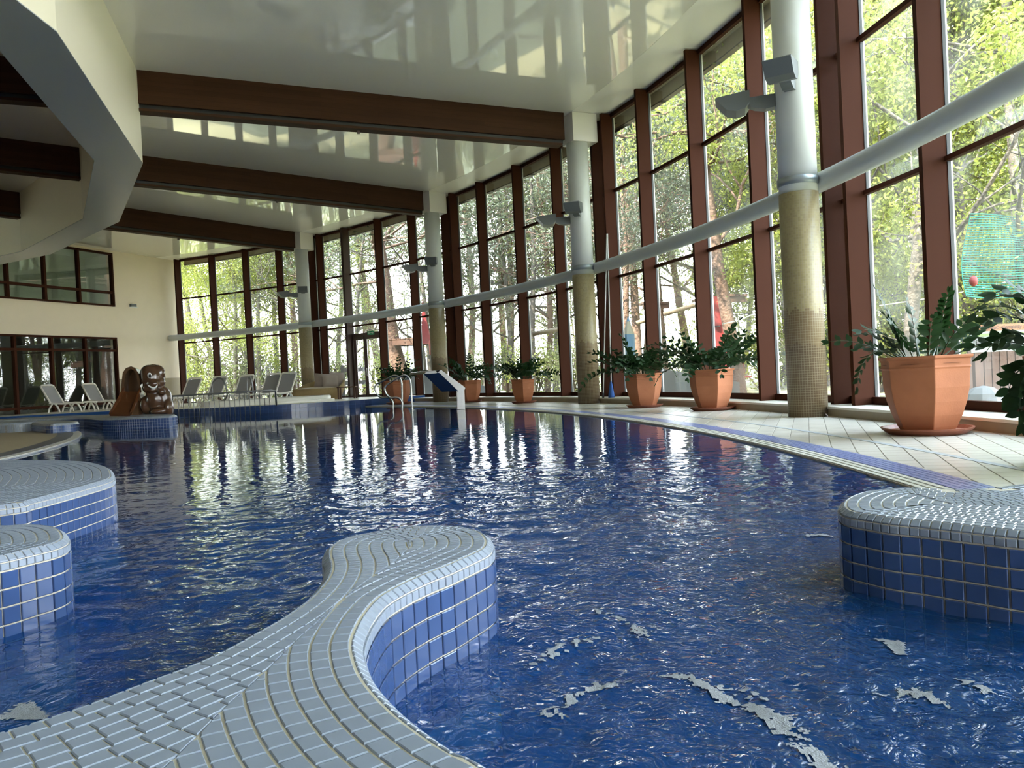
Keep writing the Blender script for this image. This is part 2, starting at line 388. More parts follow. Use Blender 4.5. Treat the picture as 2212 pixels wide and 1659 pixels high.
# glass front, one window per bay
fin_off = (-.65, 3.92, 7.62, 11.32, 15.11)   # first fin of the joint, three fins between, second fin of the next joint
wn = 0
for bi, c in enumerate(COLS[:-0 or None]):
    if c > 60: continue
    wn += 1
    last = c+ZB > 60
    wi = struct('window_%d' % wn); COL.objects.link(wi)
    offs = list(fin_off)
    if last: offs[-1] = 68.2-c
    doorbay = (bi == 5)
    for k, of in enumerate(offs):
        a = c+of; dark = doorbay and k == 3
        fb = MB(); t = math.radians(a); p0, p1 = pol(a, 30.53, 3.31), pol(a, 30.81, 3.31)
        fb.box((p0+p1)/2, (.28, .07 if not dark else .13, 6.42), t)
        fb.build('mullion', M['darkfin'] if dark else M['fin'], wi)
        g = MB(); g.box(pol(a, 30.83, 3.31), (.04, .085, 6.42), t); g.build('gasket', M['gasket'], wi)
        g = MB(); g.box(pol(a, 30.866, 3.31), (.03, .05, 6.42), t); g.build('outer_strip', M['edge'], wi)
    # metal between the paired fins of the joint: dark back plate
    g = MB(); g.box(pol(c-.19, 30.93, 3.31), (.03, .10, 6.5), math.radians(c)); g.build('joint_plate', M['darkfin'], wi)
    for k in range(4):
        a, b = c+offs[k]+.07, c+offs[k+1]-.07
        pa, pb = pol(a, 30.84), pol(b, 30.84)
        def pane(z0, z1, pa=pa, pb=pb):
            nrm = Vector((pb.y-pa.y, pa.x-pb.x, 0)).normalized()*.006
            vs = [pa-nrm, pb-nrm, pb+nrm, pa+nrm]
            MB().prism([(v.x, v.y) for v in vs], z0, z1).build('pane', M['glass'], wi)
        qa, qb = pol(a, 30.82), pol(b, 30.82)
        def barz(z, h, name='transom', w_=.08, m='fin'):
            MB().bar((qa.x, qa.y, z), (qb.x, qb.y, z), w_, h).build(name, M[m], wi)
        if doorbay and k == 3-1+1 and False: pass
        pane(.22, 2.82); pane(2.88, 4.77); pane(4.83, 6.45)
        barz(.18, .10, 'bottom_rail'); barz(2.85, .055); barz(4.80, .06); barz(6.49, .09, 'head_rail')
        la, lb = pol(a-.2, 31.22), pol(b+.2, 31.22)
        MB().bar((la.x, la.y, 6.53), (lb.x, lb.y, 6.53), .10, .36).build('lintel', M['lintel'], wi)
        MB().bar((la.x, la.y, 6.34), (lb.x, lb.y, 6.34), .12, .03).build('lintel_edge', M['darkfin'], wi)
    # stone plinth under the glass
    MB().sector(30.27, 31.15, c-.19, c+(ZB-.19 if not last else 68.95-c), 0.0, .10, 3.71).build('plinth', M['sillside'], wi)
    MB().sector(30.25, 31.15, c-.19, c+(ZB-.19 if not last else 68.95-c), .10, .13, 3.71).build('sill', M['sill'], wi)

# door leaf frame in the bay between third and fourth column
a3, a4 = COLS[5]+7.62, COLS[5]+11.32
dr = struct('door_1'); COL.objects.link(dr)
pa, pb = pol(a3+.15, 30.80), pol(a4-.2, 30.80)
def lerp(a, b, t): return a+(b-a)*t
ztop = V(805, 724, 28.3).z
for t0 in (0.03, .97): MB().bar((*lerp(pa, pb, t0).xy, .12), (*lerp(pa, pb, t0).xy, ztop), .10, .10).build('jamb', M['darkfin'], dr)
tq = lerp(pa, pb, .62)
MB().bar((*tq.xy, .12), (*tq.xy, ztop), .12, .13).build('meeting_stile', M['darkfin'], dr)
MB().bar((pa.x, pa.y, ztop), (pb.x, pb.y, ztop), .12, .24).build('door_head', M['darkfin'], dr)
MB().bar((pa.x, pa.y, .2), (pb.x, pb.y, .2), .10, .16).build('kick_rail', M['darkfin'], dr)
MB().tube([lerp(pa, pb, .57)+Vector((-.05, -.06, z)) for z in (.95, 1.25)], .014, 8).build('door_handle', M['steel'], dr)
ex = tag(bpy.data.objects.new('exit_sign', None), 'small green exit sign above the dark framed glass door', 'sign'); COL.objects.link(ex)
ec = V(801, 719, 28.0)
MB().box(ec, (.24, .05, .14)).build('sign_box', M['exit'], ex)
sg = MB(); sg.box(ec+Vector((-.06, -.03, 0)), (.04, .01, .09)); sg.bar(ec+Vector((-.01, -.03, 0)), ec+Vector((.09, -.03, 0)), .01, .02)
sg.bar(ec+Vector((.05, -.03, .03)), ec+Vector((.09, -.03, 0)), .01, .02); sg.bar(ec+Vector((.05, -.03, -.03)), ec+Vector((.09, -.03, 0)), .01, .02)
sg.build('arrow_mark', M['white'], ex)

# end wall with inner windows: a radial plane at 68.9 degrees
AW = 68.9; tw = math.radians(AW); ur = Vector((math.cos(tw), math.sin(tw), 0)); un = Vector((-math.sin(tw), math.cos(tw), 0))
def wp(r, z, off=0.): return Vector((OX, OY, 0))+ur*r+un*off+Vector((0, 0, z))
def wbox(r0, r1, z0, z1, d0, d1):        # box on the wall plane, offset d0..d1 behind it (negative comes into the hall)
    m = MB(); vs = [wp(r, z, d) for z in (z0, z1) for r, d in ((r0, d0), (r1, d0), (r1, d1), (r0, d1))]
    return m.add(vs, [(0,3,2,1),(4,5,6,7),(0,1,5,4),(1,2,6,5),(2,3,7,6),(3,0,4,7)])
wl = struct('wall_end'); COL.objects.link(wl)
RA = 11.; ZU0, ZU1, ZL0, ZL1, RW = 4.28, 6.44, .0, 3.03, 27.58
wbox(RW, 31.3, 0, CEIL+.05, 0, .3).build('wall_panel', M['cream'], wl)
wbox(8, RW, ZL1, ZU0, 0, .3).build('wall_panel', M['cream'], wl)
wbox(8, RW, ZU1, CEIL+.05, 0, .3).build('wall_panel', M['cream'], wl)
wbox(8, RA, 0, ZL1, 0, .3).build('wall_panel', M['cream'], wl)
wbox(8, RA, ZU0, ZU1, 0, .3).build('wall_panel', M['cream'], wl)
wbox(RW+.02, 31.2, .2, 1.34, -.02, 0).build('wainscot', M['sillside'] if False else M['beige'], wl)
MB().box(wp(31.0, .25, -.03)+Vector((0, 0, 3)), (.02, .02, 6.4)).build('corner_bead', M['cream'], wl)
def inner_window(name, z0, z1, bars, back, ms):
    wi = struct(name); COL.objects.link(wi); fr = .07
    wbox(RA, RW, z1-fr, z1, -.06, .1).build('frame', M['fin'], wi); wbox(RA, RW, z0, z0+fr, -.06, .1).build('frame', M['fin'], wi)
    wbox(RW-fr, RW, z0, z1, -.07, .1).build('frame', M['fin'], wi)
    rs = [RW]+[ms-1.44*k for k in range(11) if ms-1.44*k > RA+.2]+[RA]
    for r in rs[1:-1]: wbox(r-.045, r+.045, z0, z1, -.06, .1).build('mullion', M['fin'], wi)
    for zb in bars: wbox(RA, RW, zb-.045, zb+.045, -.055, .1).build('transom', M['fin'], wi)
    zs = [z0]+list(bars)+[z1]
    for ra, rb in zip(rs[:-1], rs[1:]):
        for za, zb in zip(zs[:-1], zs[1:]): wbox(rb, ra, za, zb, .02, .035).build('pane', M['darkglass'], wi)
    rm = wbox(RA-.3, RW+.3, z0-.05, z1+.2, 1.8, 1.9); rm.build('back_wall', back, wi)
    wbox(RW+.3, RW+.4, z0-.2, z1+.25, .28, 1.95).build('side_wall', back, wi)
    wbox(RA-.3, RW+.3, z1+.02, z1+.3, .3, 1.9).build('inner_ceiling', back, wi); wbox(RA-.3, RW+.3, z0-.3, z0-.02, .3, 1.9).build('inner_floor', back, wi)
inner_window('window_20', ZU0, ZU1, (4.84,), M['greyroom'], 26.0)
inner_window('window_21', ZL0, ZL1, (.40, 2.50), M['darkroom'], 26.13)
wlmp = thing('wall_lamp', 'small grey wall lamp beside the upper inner window', 'lamp')
wbox(28.34, 28.62, 4.33, 4.45, -.10, 0).build('housing', M['lamp'], wlmp); wbox(28.32, 28.64, 4.31, 4.335, -.12, 0).build('lower_lip', M['lampin'], wlmp)

# inner core wall and outer ground
iw = tag(MB().sector(7.7, 8.0, A0, A1, 0, CEIL, 3).build('wall_inner', M['brownwall']), kind='structure')
gr = MB(); gr.sector(31.15, 160, -120, 170, -.25, -.12, 5); gr.sector(0.1, 31.2, -120, 170, -1.7, -1.55, 5); tag(gr.build('ground', M['ground']), kind='structure')

nw = MB(); q0, q1 = pol(A0, 8), pol(A0, 31.2); nw.bar((q0.x, q0.y, CEIL/2), (q1.x, q1.y, CEIL/2), .3, CEIL); tag(nw.build('wall_near', M['brownwall']), kind='structure')  # unseen wall added to close off light from behind the camera
# columns, pipe, lamps
names = {3: 'nearest', 4: 'second', 5: 'third', 6: 'fourth'}
ords = {1: 'round column behind the near end of the pool', 2: 'round column by the plant at the frame edge', 3: 'thickest round column with white top and tan mosaic base between the big planters',
        4: 'round column standing beside the pair of thin cleaning poles', 5: 'round column behind the steel water spout', 6: 'round column behind the round wicker sofa'}
protoC = None
for bi in range(1, 7):
    c = COLS[bi]; p = pol(c, 30.09)
    label = ords[bi]
    if protoC is None:
        t = thing('column', label, 'column', p, math.radians(c), 'round columns along the glass front')
        MB().lathe([(.25, 0), (.25, 2.93)], 40).build('mosaic_base', M['mosaic'], t, True)
        MB().lathe([(.243, 2.93), (.243, 5.92)], 40).build('shaft', M['colw'], t, True)
        MB().lathe([(.247, 3.03), (.262, 3.035), (.262, 3.13), (.247, 3.135)], 40).build('collar', M['collar'], t, True)
        h = MB(); h.box((.085, 0, 6.225), (.62, .52, .64)); h.build('head_box', M['ceilmatt'], t)
        for k in range(3):                                   # clamp that ties the pipe to the collar
            pass
        MB().box((.29, -.0, 3.08), (.12, .10, .07)).build('bracket', M['collar'], t)
        protoC = t
    else:
        t = dup(protoC, p, math.radians(c), label=label)
    # two uplights per column
for bi in range(3, 7):
    c = COLS[bi]; p = pol(c, 30.09)
    place = {3: 'thickest column', 4: 'column by the cleaning poles', 5: 'column behind the steel spout', 6: 'column behind the wicker sofa'}[bi]
    for which in (0, 1):
        lab = ('grey uplight reaching inward over the pool from the ' if which == 0 else 'grey uplight facing along the glass from the ')+place
        rz = math.radians(c+155) if which == 0 else math.radians(c-130)
        if bi == 3 and which == 0:
            t = thing('uplight', lab, 'lamp', (p.x, p.y, 4.20), rz, 'uplights on the columns')
            arm = MB(); prof = [(.22, -.10), (.22, .07), (.60, .06), (.60, -.03), (.50, -.085), (.36, -.115)]
            vs = [(x, y, z) for y in (-.07, .07) for x, z in prof]; n_ = len(prof)
            arm.add(vs, [tuple(range(n_)), tuple(reversed(range(n_, 2*n_)))]+[(i, i+n_, (i+1) % n_+n_, (i+1) % n_) for i in range(n_)])
            arm.build('arm', M['lamp'], t)
            hd = MB(); prof = [(.56, .13), (.56, -.02), (.62, -.10), (.74, -.125), (.86, -.09), (1.0, .07), (.985, .085)]
            vs = [(x, y, z) for y in (-.17, .17) for x, z in prof]; n_ = len(prof)
            hd.add(vs, [tuple(range(n_)), tuple(reversed(range(n_, 2*n_)))]+[(i, i+n_, (i+1) % n_+n_, (i+1) % n_) for i in range(n_-1)])
            hd.build('head', M['lamp'], t)
            MB().add([(.56, -.16, .125), (.56, .16, .125), (.985, .16, .083), (.985, -.16, .083)], [(0, 3, 2, 1)]).build('lamp_glass', M['lampin'], t)
            pl = t
        else: dup(pl, (p.x, p.y, 4.20 if which == 0 else 4.32), rz, label=lab)
pp = MB(); pts = [pol(a, 30.40, 3.08) for a in np.arange(A0, 68.9, .8)]+[pol(68.85, 30.40, 3.08)]
pp.tube(pts, .128, 20); tp = tag(pp.build('heating_pipe', M['pipe'], None, True), 'long grey pipe curving past all columns at mid height', 'pipe')

# roof beams
blab = {3: 'timber beam above the thickest column', 4: 'nearest visible brown timber ceiling beam, ending at the column by the poles',
        5: 'middle brown timber ceiling beam, ending above the steel water spout', 6: 'farthest brown timber ceiling beam, ending above the wicker sofa'}
for bi in range(1, 7):
    c = COLS[bi]; t = thing('ceiling_beam', blab.get(bi, 'brown timber ceiling beam behind the viewer side'), 'beam', pol(c, 30.09, CEIL), math.radians(c+180), 'timber ceiling beams')
    MB().box((10.95+.12, 0, -.30), (21.4, .26, .60)).build('main_timber', M['woodbeam'], t)
    MB().box((10.95+.14, 0, -.64), (21.4, .14, .08)).build('recess', M['black'], t)
    MB().box((10.95+.18, 0, -.705), (21.4, .24, .05)).build('lower_rail', M['woodbeam'], t)
    MB().box((5.0, -.0, -.76), (.05, .05, .07)).build('hook', M['darkfin'], t)

# hanging polygonal bulkhead ring
ring = struct('ceiling_bulkhead'); COL.objects.link(ring)
va = [COLS[0]+ZB*k for k in range(8)]; 
for i in range(len(va)-1):
    a, b = va[i], min(va[i+1], 68.9)
    ro, ri, zr = 21.11, 20.33, 4.90
    if b < va[i+1]:
        f_ = (b-a)/ZB
        ob, ib = lerp(pol(a, ro), pol(va[i+1], ro), f_), lerp(pol(a, ri), pol(va[i+1], ri), f_)
    else: ob, ib = pol(b, ro), pol(b, ri)
    oa, ia = pol(a, ro), pol(a, ri)
    def quad(p, q, z0, z1): return MB().add([(p.x, p.y, z0), (q.x, q.y, z0), (q.x, q.y, z1), (p.x, p.y, z1)], [(0, 1, 2, 3)])
    def slab(p, q, r_, s_, z0, z1): return MB().prism([(p.x, p.y), (q.x, q.y), (r_.x, r_.y), (s_.x, s_.y)], z0, z1)
    e = .03
    uo, uo2 = lerp(oa, ia, e), lerp(ob, ib, e)
    slab(oa, ob, uo2, uo, zr+.012, CEIL).build('outer_fascia', M['fascia'], ring)
    slab(ia, ib, lerp(ib, ob, e), lerp(ia, oa, e), zr+.012, CEIL).build('inner_fascia', M['fascia'], ring)
    slab(oa, ob, ib, ia, zr, zr+.012).build('underside_panel', M['ringunder'], ring)

# ------------------------------------------------------------------ pool, water, decks
RP = 28.15; ZW = -.03; RE = 19.8
ba = tag(MB().sector(RE-.05, RP+.1, -45, 68.9, -1.5, -1.3, 2).build('pool_floor', M['basin']), kind='structure')
pw = MB()
pw.sector(RP+.012, RP+.1, -45, 68.9, -1.3, -.02, .5); pw.sector(RE-.1, RE, -45, 68.9, -1.3, -.012, 1.5)
tag(pw.build('pool_wall', M['basin']), kind='structure')
# water surface: rings of quads, finely meshed and raised into small waves where the jets stir it
WA0, WA1, WR0 = -16., 3.4, 23.2
def wave(x, y):
    d = math.hypot(x-.8, y-1.8); a = max(0., min(1., (6.5-d)/4.5)); th = math.degrees(math.atan2(y-OY, x-OX)); r = math.hypot(x-OX, y-OY)
    a = a*a*(3-2*a)*max(0, min(1, (WA1-th)/1.5, (th-WA0)/1.5, (r-WR0)/.6))
    if a <= 0: return 0.
    n_ = noise.noise
    return a*(.0105*n_((x*3.1, y*3.1, .3))+.0085*(1-abs(n_((x*6.5+2*n_((x*3, y*3, 5)), y*6.5, 2.1)))*2)+.0032*n_((x*15, y*15, 4.))+.0014*n_((x*31, y*31, 6.)))
wv = MB()
def wgrid(a0, a1, na, r0, r1, nr, waves=False):
    vs = []; fs = []
    for i in range(na+1):
        for j in range(nr+1):
            p = pol(a0+(a1-a0)*i/na, r0+(r1-r0)*j/nr, ZW)
            if waves: p.z += wave(p.x, p.y)
            vs.append(p)
    for i in range(na):
        for j in range(nr): a = i*(nr+1)+j; fs.append((a, a+1, a+nr+2, a+nr+1))
    wv.add(vs, fs)
wgrid(-45, WA0, 30, RE, RP, 4); wgrid(WA0, WA1, 20, RE, WR0, 2); wgrid(WA1, 45, 42, RE, RP, 4); wgrid(WA0, WA1, 400, WR0, RP, 225, True)
tag(wv.build('pool_water', M['water'], None, True), 'deep blue rippling pool water between the tiled islands', 'water', kind='stuff')

def sizes(qs):                 # on-screen size of each quad centre, 0 when out of frame
    C = np.array([np.mean(np.array(q), 0) for q in qs]); x, y, d = PX(C)
    L = np.array([np.linalg.norm(np.array(q[0])-np.array(q[2])) for q in qs])
    s = L*F/np.maximum(d, .2); s[(x < -60) | (x > 2272) | (y < -60) | (y > 1720) | (C[:, 1] < .1)] = 0
    return s
def tile_geo(mb, q, nrm, h=.004, ch=.0018):       # q: four corners, counter-clockwise seen from outside
    k = len(q); q = [Vector(p) for p in q]; c = sum(q, Vector())/k; n = Vector(nrm)
    top = [p+(c-p).normalized()*ch*1.4+n*h for p in q]; mid = [p+n*(h-ch) for p in q]; bot = [p-n*.004 for p in q]
    mb.add(bot+mid+top, [tuple(range(2*k, 3*k))]+[(i, (i+1) % k, k+(i+1) % k, k+i) for i in range(k)]+[(k+i, k+(i+1) % k, 2*k+(i+1) % k, 2*k+i) for i in range(k)])
def lay(tiles, name, m, parent, limit=300, minpx=9, h=.004, ch=.0018):
    """tiles: list of (quad, normal).  Largest on screen become separate parts, the rest one joined part."""
    if not tiles: return
    s = sizes([t[0] for t in tiles]); order = np.argsort(-s); rest = MB(); k = 0
    for i in order:
        q, n = tiles[i]
        if k < limit and s[i] > minpx:
            mb = MB(); tile_geo(mb, q, n, h, ch); mb.build(name, m, parent); k += 1
        else: tile_geo(rest, q, n, h, ch)
    if rest.v: tag(rest.build('small_'+name+'s', m, parent), kind='stuff')

def smooth_closed(pts, step=.012, closed=True):
    P_ = np.array(pts, float); n = len(P_); out = []
    for i in range(n):
        p0, p1, p2, p3 = P_[(i-1) % n], P_[i], P_[(i+1) % n], P_[(i+2) % n]
        L = np.linalg.norm(p2-p1); m_ = max(3, int(L/step))
        for t in np.linspace(0, 1, m_, endpoint=False):
            out.append(.5*((2*p1)+(-p0+p2)*t+(2*p0-5*p1+4*p2-p3)*t*t+(-p0+3*p1-3*p2+p3)*t**3))
    out = np.array(out)
    # even spacing
    d = np.linalg.norm(np.roll(out, -1, 0)-out, axis=1); S = np.concatenate([[0], np.cumsum(d)]); m_ = int(S[-1]/step)
    q = np.linspace(0, S[-1], m_, endpoint=False); ex = np.vstack([out, out[:1]])
    return np.stack([np.interp(q, S, ex[:, 0]), np.interp(q, S, ex[:, 1])], 1)
def normals(P_, k=5):
    T = np.roll(P_, -k, 0)-np.roll(P_, k, 0); T /= np.linalg.norm(T, axis=1)[:, None]
    return np.stack([-T[:, 1], T[:, 0]], 1)     # inward for a counter-clockwise outline
def offset(P_, N_, d): return P_+N_*d

def island(name, label, outline, zt, left_test=None, pitch=.0375, wtile=.027, wlong=.046, depth=1.25, step=.012, rows=99, hrow=.058):
    P_ = smooth_closed(outline, step)
    area = .5*np.sum(P_[:, 0]*np.roll(P_[:, 1], -1)-np.roll(P_[:, 0], -1)*P_[:, 1])
    if area < 0: P_ = P_[::-1].copy()
    N_ = normals(P_)
    for _ in range(2): N_ = (np.roll(N_, 1, 0)+N_+np.roll(N_, -1, 0)); N_ /= np.linalg.norm(N_, axis=1)[:, None]
    t = thing(name, label, 'pool island', (0, 0, 0))
    n = len(P_)
    # body of grout
    lv = [(.003, zt-.30, P_), (.003, zt-.021, P_), (.024, zt-.003, P_)]
    vs = []
    rings = [(offset(P_, N_, .004), -.34), (offset(P_, N_, .004), zt-.021), (offset(P_, N_, .023), zt-.003)]
    for R_, z in rings: vs += [(p[0], p[1], z) for p in R_]
    fs = [(k*n+i, k*n+(i+1) % n, (k+1)*n+(i+1) % n, (k+1)*n+i) for k in range(2) for i in range(n)]+[tuple(range(2*n, 3*n))]
    MB().add(vs, fs).build('core', M['grout'], t)
    vs = []
    for z in (-1.35, -.34): vs += [(p[0], p[1], z) for p in offset(P_, N_, .004)]
    MB().add(vs, [(i, (i+1) % n, n+(i+1) % n, n+i) for i in range(n)]).build('submerged_wall', M['basin'], t)
    # along-outline division
    ds = np.linalg.norm(np.roll(P_, -1, 0)-P_, axis=1); S = np.concatenate([[0], np.cumsum(ds)]); L = S[-1]
    Pe, Ne = np.vstack([P_, P_[:1]]), np.vstack([N_, N_[:1]])
    def at(s_):
        s_ = s_ % L; p = np.array([np.interp(s_, S, Pe[:, 0]), np.interp(s_, S, Pe[:, 1])]); q = np.array([np.interp(s_, S, Ne[:, 0]), np.interp(s_, S, Ne[:, 1])])
        return p, q/np.linalg.norm(q)
    blue = []; grey = []; rim = []
    m_ = int(L/hrow); wb = L/m_; g = .0028
    zrow = zt-.050
    for i in range(m_):
        (p, np_), (q, nq) = at(i*wb+g), at((i+1)*wb-g); nn = -(np_+nq)/2
        z = zrow
        for r in range(6):
            z1, z0 = z-g, z-hrow+g; z -= hrow
            blue.append(([(p[0], p[1], z0), (q[0], q[1], z0), (q[0], q[1], z1), (p[0], p[1], z1)], (nn[0], nn[1], 0)))
    mr = int(L/.029); wr = L/mr; gg = .0016
    for i in range(mr):
        (p, np_), (q, nq) = at(i*wr+gg), at((i+1)*wr-gg); nn = -(np_+nq)/2
        z1, z0 = zt-.024, zt-.047
        grey.append(([(p[0], p[1], z0), (q[0], q[1], z0), (q[0], q[1], z1), (p[0], p[1], z1)], (nn[0], nn[1], 0)))
        a_, b_ = p+np_*.002, q+nq*.002; c_, d_ = q+nq*.022, p+np_*.022
        rim.append(([(a_[0], a_[1], zt-.019), (b_[0], b_[1], zt-.019), (c_[0], c_[1], zt-.003), (d_[0], d_[1], zt-.003)], (nn[0]*.62, nn[1]*.62, .78)))
    # flat top: rows that follow the outline inwards
    top = []; gq = .0022
    for r in range(rows):
        d = .026+pitch*(r+.5)
        Q = offset(P_, N_, d)
        D = np.min(np.linalg.norm(Q[:, None, :]-P_[None, ::2, :], axis=2), axis=1)
        ok = D > d-pitch*1.4
        if not ok.any(): break
        if ok.all(): runs = [np.arange(n+1) % n]
        else:
            st = np.where(ok & ~np.roll(ok, 1))[0]; runs = []
            for s0 in st:
                e_ = s0
                while ok[e_ % n]: e_ += 1
                if e_-s0 > 2: runs.append(np.arange(s0, e_) % n)
        for run in runs:
            q = Q[run]; dd = np.linalg.norm(np.diff(q, axis=0), axis=1)
            Sq = np.concatenate([[0], np.cumsum(dd)]); Lq = Sq[-1]
            if Lq < .02: continue
            qn = N_[run]; pos = 0.; first = True
            while pos < Lq-.004:
                k = min(int(np.searchsorted(Sq, pos)), len(run)-1)
                longt = left_test is not None and left_test(q[k])
                w_ = wlong if longt else wtile
                if first and longt and r % 2: w_ *= .5
                first = False
                e1 = min(pos+w_, Lq)
                ends = []
                for s_ in (pos+gq/2+.0003, e1-gq/2-.0003):
                    pc = np.array([np.interp(s_, Sq, q[:, 0]), np.interp(s_, Sq, q[:, 1])]); nc = np.array([np.interp(s_, Sq, qn[:, 0]), np.interp(s_, Sq, qn[:, 1])]); nc /= np.linalg.norm(nc)+1e-9
                    ends.append((pc-nc*(pitch/2-gq), pc+nc*(pitch/2-gq)))
                (a_, d_), (b_, c_) = ends
                quad_ = [a_, b_, c_, d_]; ctr = (a_+b_+c_+d_)/4; io = run[min(k+1, len(run)-1)] % n
                vd = np.linalg.norm(P_-ctr, axis=1); arc = np.abs(np.arange(n)-io); arc = np.minimum(arc, n-arc)*(L/n)
                vd[(arc < max(1.6*d, .06)) | (N_ @ N_[io] > .80)] = 9; jo = int(np.argmin(vd))
                if vd[jo] < d+pitch*3:                      # mitre against the rows that come from the other side
                    p_, np2, q_, nq2 = P_[io], N_[io], P_[jo], N_[jo]
                    fv = [np.dot(v-q_, nq2)-np.dot(v-p_, np2)-gq*.8 for v in quad_]; out_ = []
                    for u_ in range(4):
                        v0, v1, f0, f1 = quad_[u_], quad_[(u_+1) % 4], fv[u_], fv[(u_+1) % 4]
                        if f0 >= 0: out_.append(v0)
                        if (f0 >= 0) != (f1 >= 0): out_.append(v0+(v1-v0)*f0/(f0-f1))
                    quad_ = out_
                elif np.min(np.linalg.norm(P_-ctr, axis=1)) < d-.008: quad_ = []
                if len(quad_) > 2:
                    ar = abs(sum(quad_[u_][0]*quad_[(u_+1) % len(quad_)][1]-quad_[(u_+1) % len(quad_)][0]*quad_[u_][1] for u_ in range(len(quad_))))/2
                    if ar > 5e-5: top.append(([(v[0], v[1], zt-.003+.00006*(r % 5)) for v in quad_], (0, 0, 1)))
                pos = e1
    lay(top, 'tile', M['tilegrey'], t, 300, 9, .003)
    lay(blue, 'blue_tile', M['tileblue'], t, 300, 9, .004)
    lay(rim, 'rim_tile', M['tilegrey'], t, 300, 9, .003); lay(grey, 'edge_tile', M['tilegrey'], t, 200, 9, .003)
    return t

ZT = .235
Apx_right = [(1062,1659),(1004,1632),(937,1589),(886,1551),(853,1521),(822,1487),(802,1457),(789,1423),(785,1396),(792,1370),(809,1336),(836,1302),(870,1280),(903,1263),(937,1248),(971,1235),(1004,1220),(1038,1204),(1061,1191),
             (1067,1176),(1060,1162),(1045,1152),(1021,1145),(987,1140),(937,1139),(886,1142),(836,1148),(789,1156),(741,1167),(712,1180),(699,1194),(697,1211),(701,1228),(697,1248),(680,1275),(650,1305),
             (600,1341),(539,1376),(472,1413),(404,1444),(337,1469),(270,1494),(202,1521),(135,1545),(67,1567),(0,1587)]
A = [tuple(G(x, y, ZT-.012)) for x, y in Apx_right]
A += [(-1.02, 1.02), (-1.3, .8), (-1.7, .3), (-1.6, -.4), (-1.0, -.9), (-.2, -.8), (.3, -.2), (.35, .35), (.15, .72)]
def leftA(p):                # the half of the top whose rows follow the outer edge
    return p[0] < -.05 and p[1] < 2.0
island('pool_island', 'winding grey mosaic pool wall with rounded tip reaching out between two water areas', A, ZT, leftA)
B = [tuple(G(x, y, ZT-.012)) for x, y in [(1966,1057),(1908,1060),(1866,1065),(1838.6,1073),(1819,1083),(1811,1094),(1814,1104),(1830,1112.5),(1866,1119),(1922,1128),(1977,1133),(2033,1139),(2088,1145),(2143.6,1151),(2212,1158)]]
B += [(1.75, 1.85), (2.3, 1.7), (3.2, 1.9), (3.6, 2.6), (3.2, 3.2), (2.5, 3.15), tuple(G(2143,1050,ZT)), tuple(G(2033,1053,ZT))]
island('pool_island', 'grey topped blue tiled pool island beneath the plant and deck corner', B, ZT)
Cc = [tuple(G(x, y, ZT-.012)) for x, y in [(0,997),(72,996),(145,997),(193,1000),(224,1007),(241,1015),(247,1025),(247,1034),(231.5,1041),(205,1049),(169,1059),(120.6,1072),(72,1084),(0,1097.5)]]
Cc += [(-3.2, 3.2), (-4.6, 3.4), (-5.2, 4.8), (-5.0, 6.2)]
island('pool_island', 'large low half round pool island with blue tiled side, behind the smaller one', Cc, ZT, pitch=.05, wtile=.05)
D = [tuple(G(x, y, ZT-.012)) for x, y in [(0,1138),(60,1136),(108,1138),(135,1145),(147,1155),(150,1167),(135,1177),(108.5,1185.5),(72,1194),(24,1206),(0,1211)]]
D += [(-1.9, 2.15), (-2.6, 2.0), (-3.2, 2.5), (-3.0, 3.2), (-2.5, 3.35)]
island('pool_island', 'small round blue tiled pool island with grey mosaic cap', D, ZT)

# the deck under the glass front
fl = struct('floor'); COL.objects.link(fl)
MB().sector(RP+.129, 30.27, -45, 68.9, -.30, -.004, .5).build('deck_bed', M['deckjoint'], fl)
MB().sector(RP, RP+.132, -45, 68.9, -.30, -.017, .5).build('edge_bed', M['grout'], fl)
def arc_tiles(r0, r1, a0, a1, w_, z, g_):
    out = []; n = int(math.radians(a1-a0)*((r0+r1)/2)/w_)
    for i in range(n):
        b0, b1 = a0+(a1-a0)*i/n, a0+(a1-a0)*(i+1)/n; e = math.degrees(g_/r0)
        out.append(([pol(b0+e, r0+g_, z), pol(b0+e, r1-g_, z), pol(b1-e, r1-g_, z), pol(b1-e, r0+g_, z)], (0, 0, 1)))
    return out
bl = []; wh = []
for k in range(3): wh += arc_tiles(RP+.005+.042*k, RP+.005+.042*(k+1), -9, 41, .042, -.012+.004*k, .0022)
for k in range(5): bl += arc_tiles(RP+.131+.044*k, RP+.131+.044*(k+1), -9, 41, .05, -.001, .0022)
lay(wh, 'white_edge_tile', M['whitestrip'], fl, 300, 9, .004); lay(bl, 'blue_border_tile', M['bluestrip'], fl, 300, 9, .004)
RB = RP+.131+.22; ts = []; S_ = .175; dv = np.array([math.cos(math.radians(69.1)), math.sin(math.radians(69.1))]); pv = np.array([dv[1], -dv[0]])
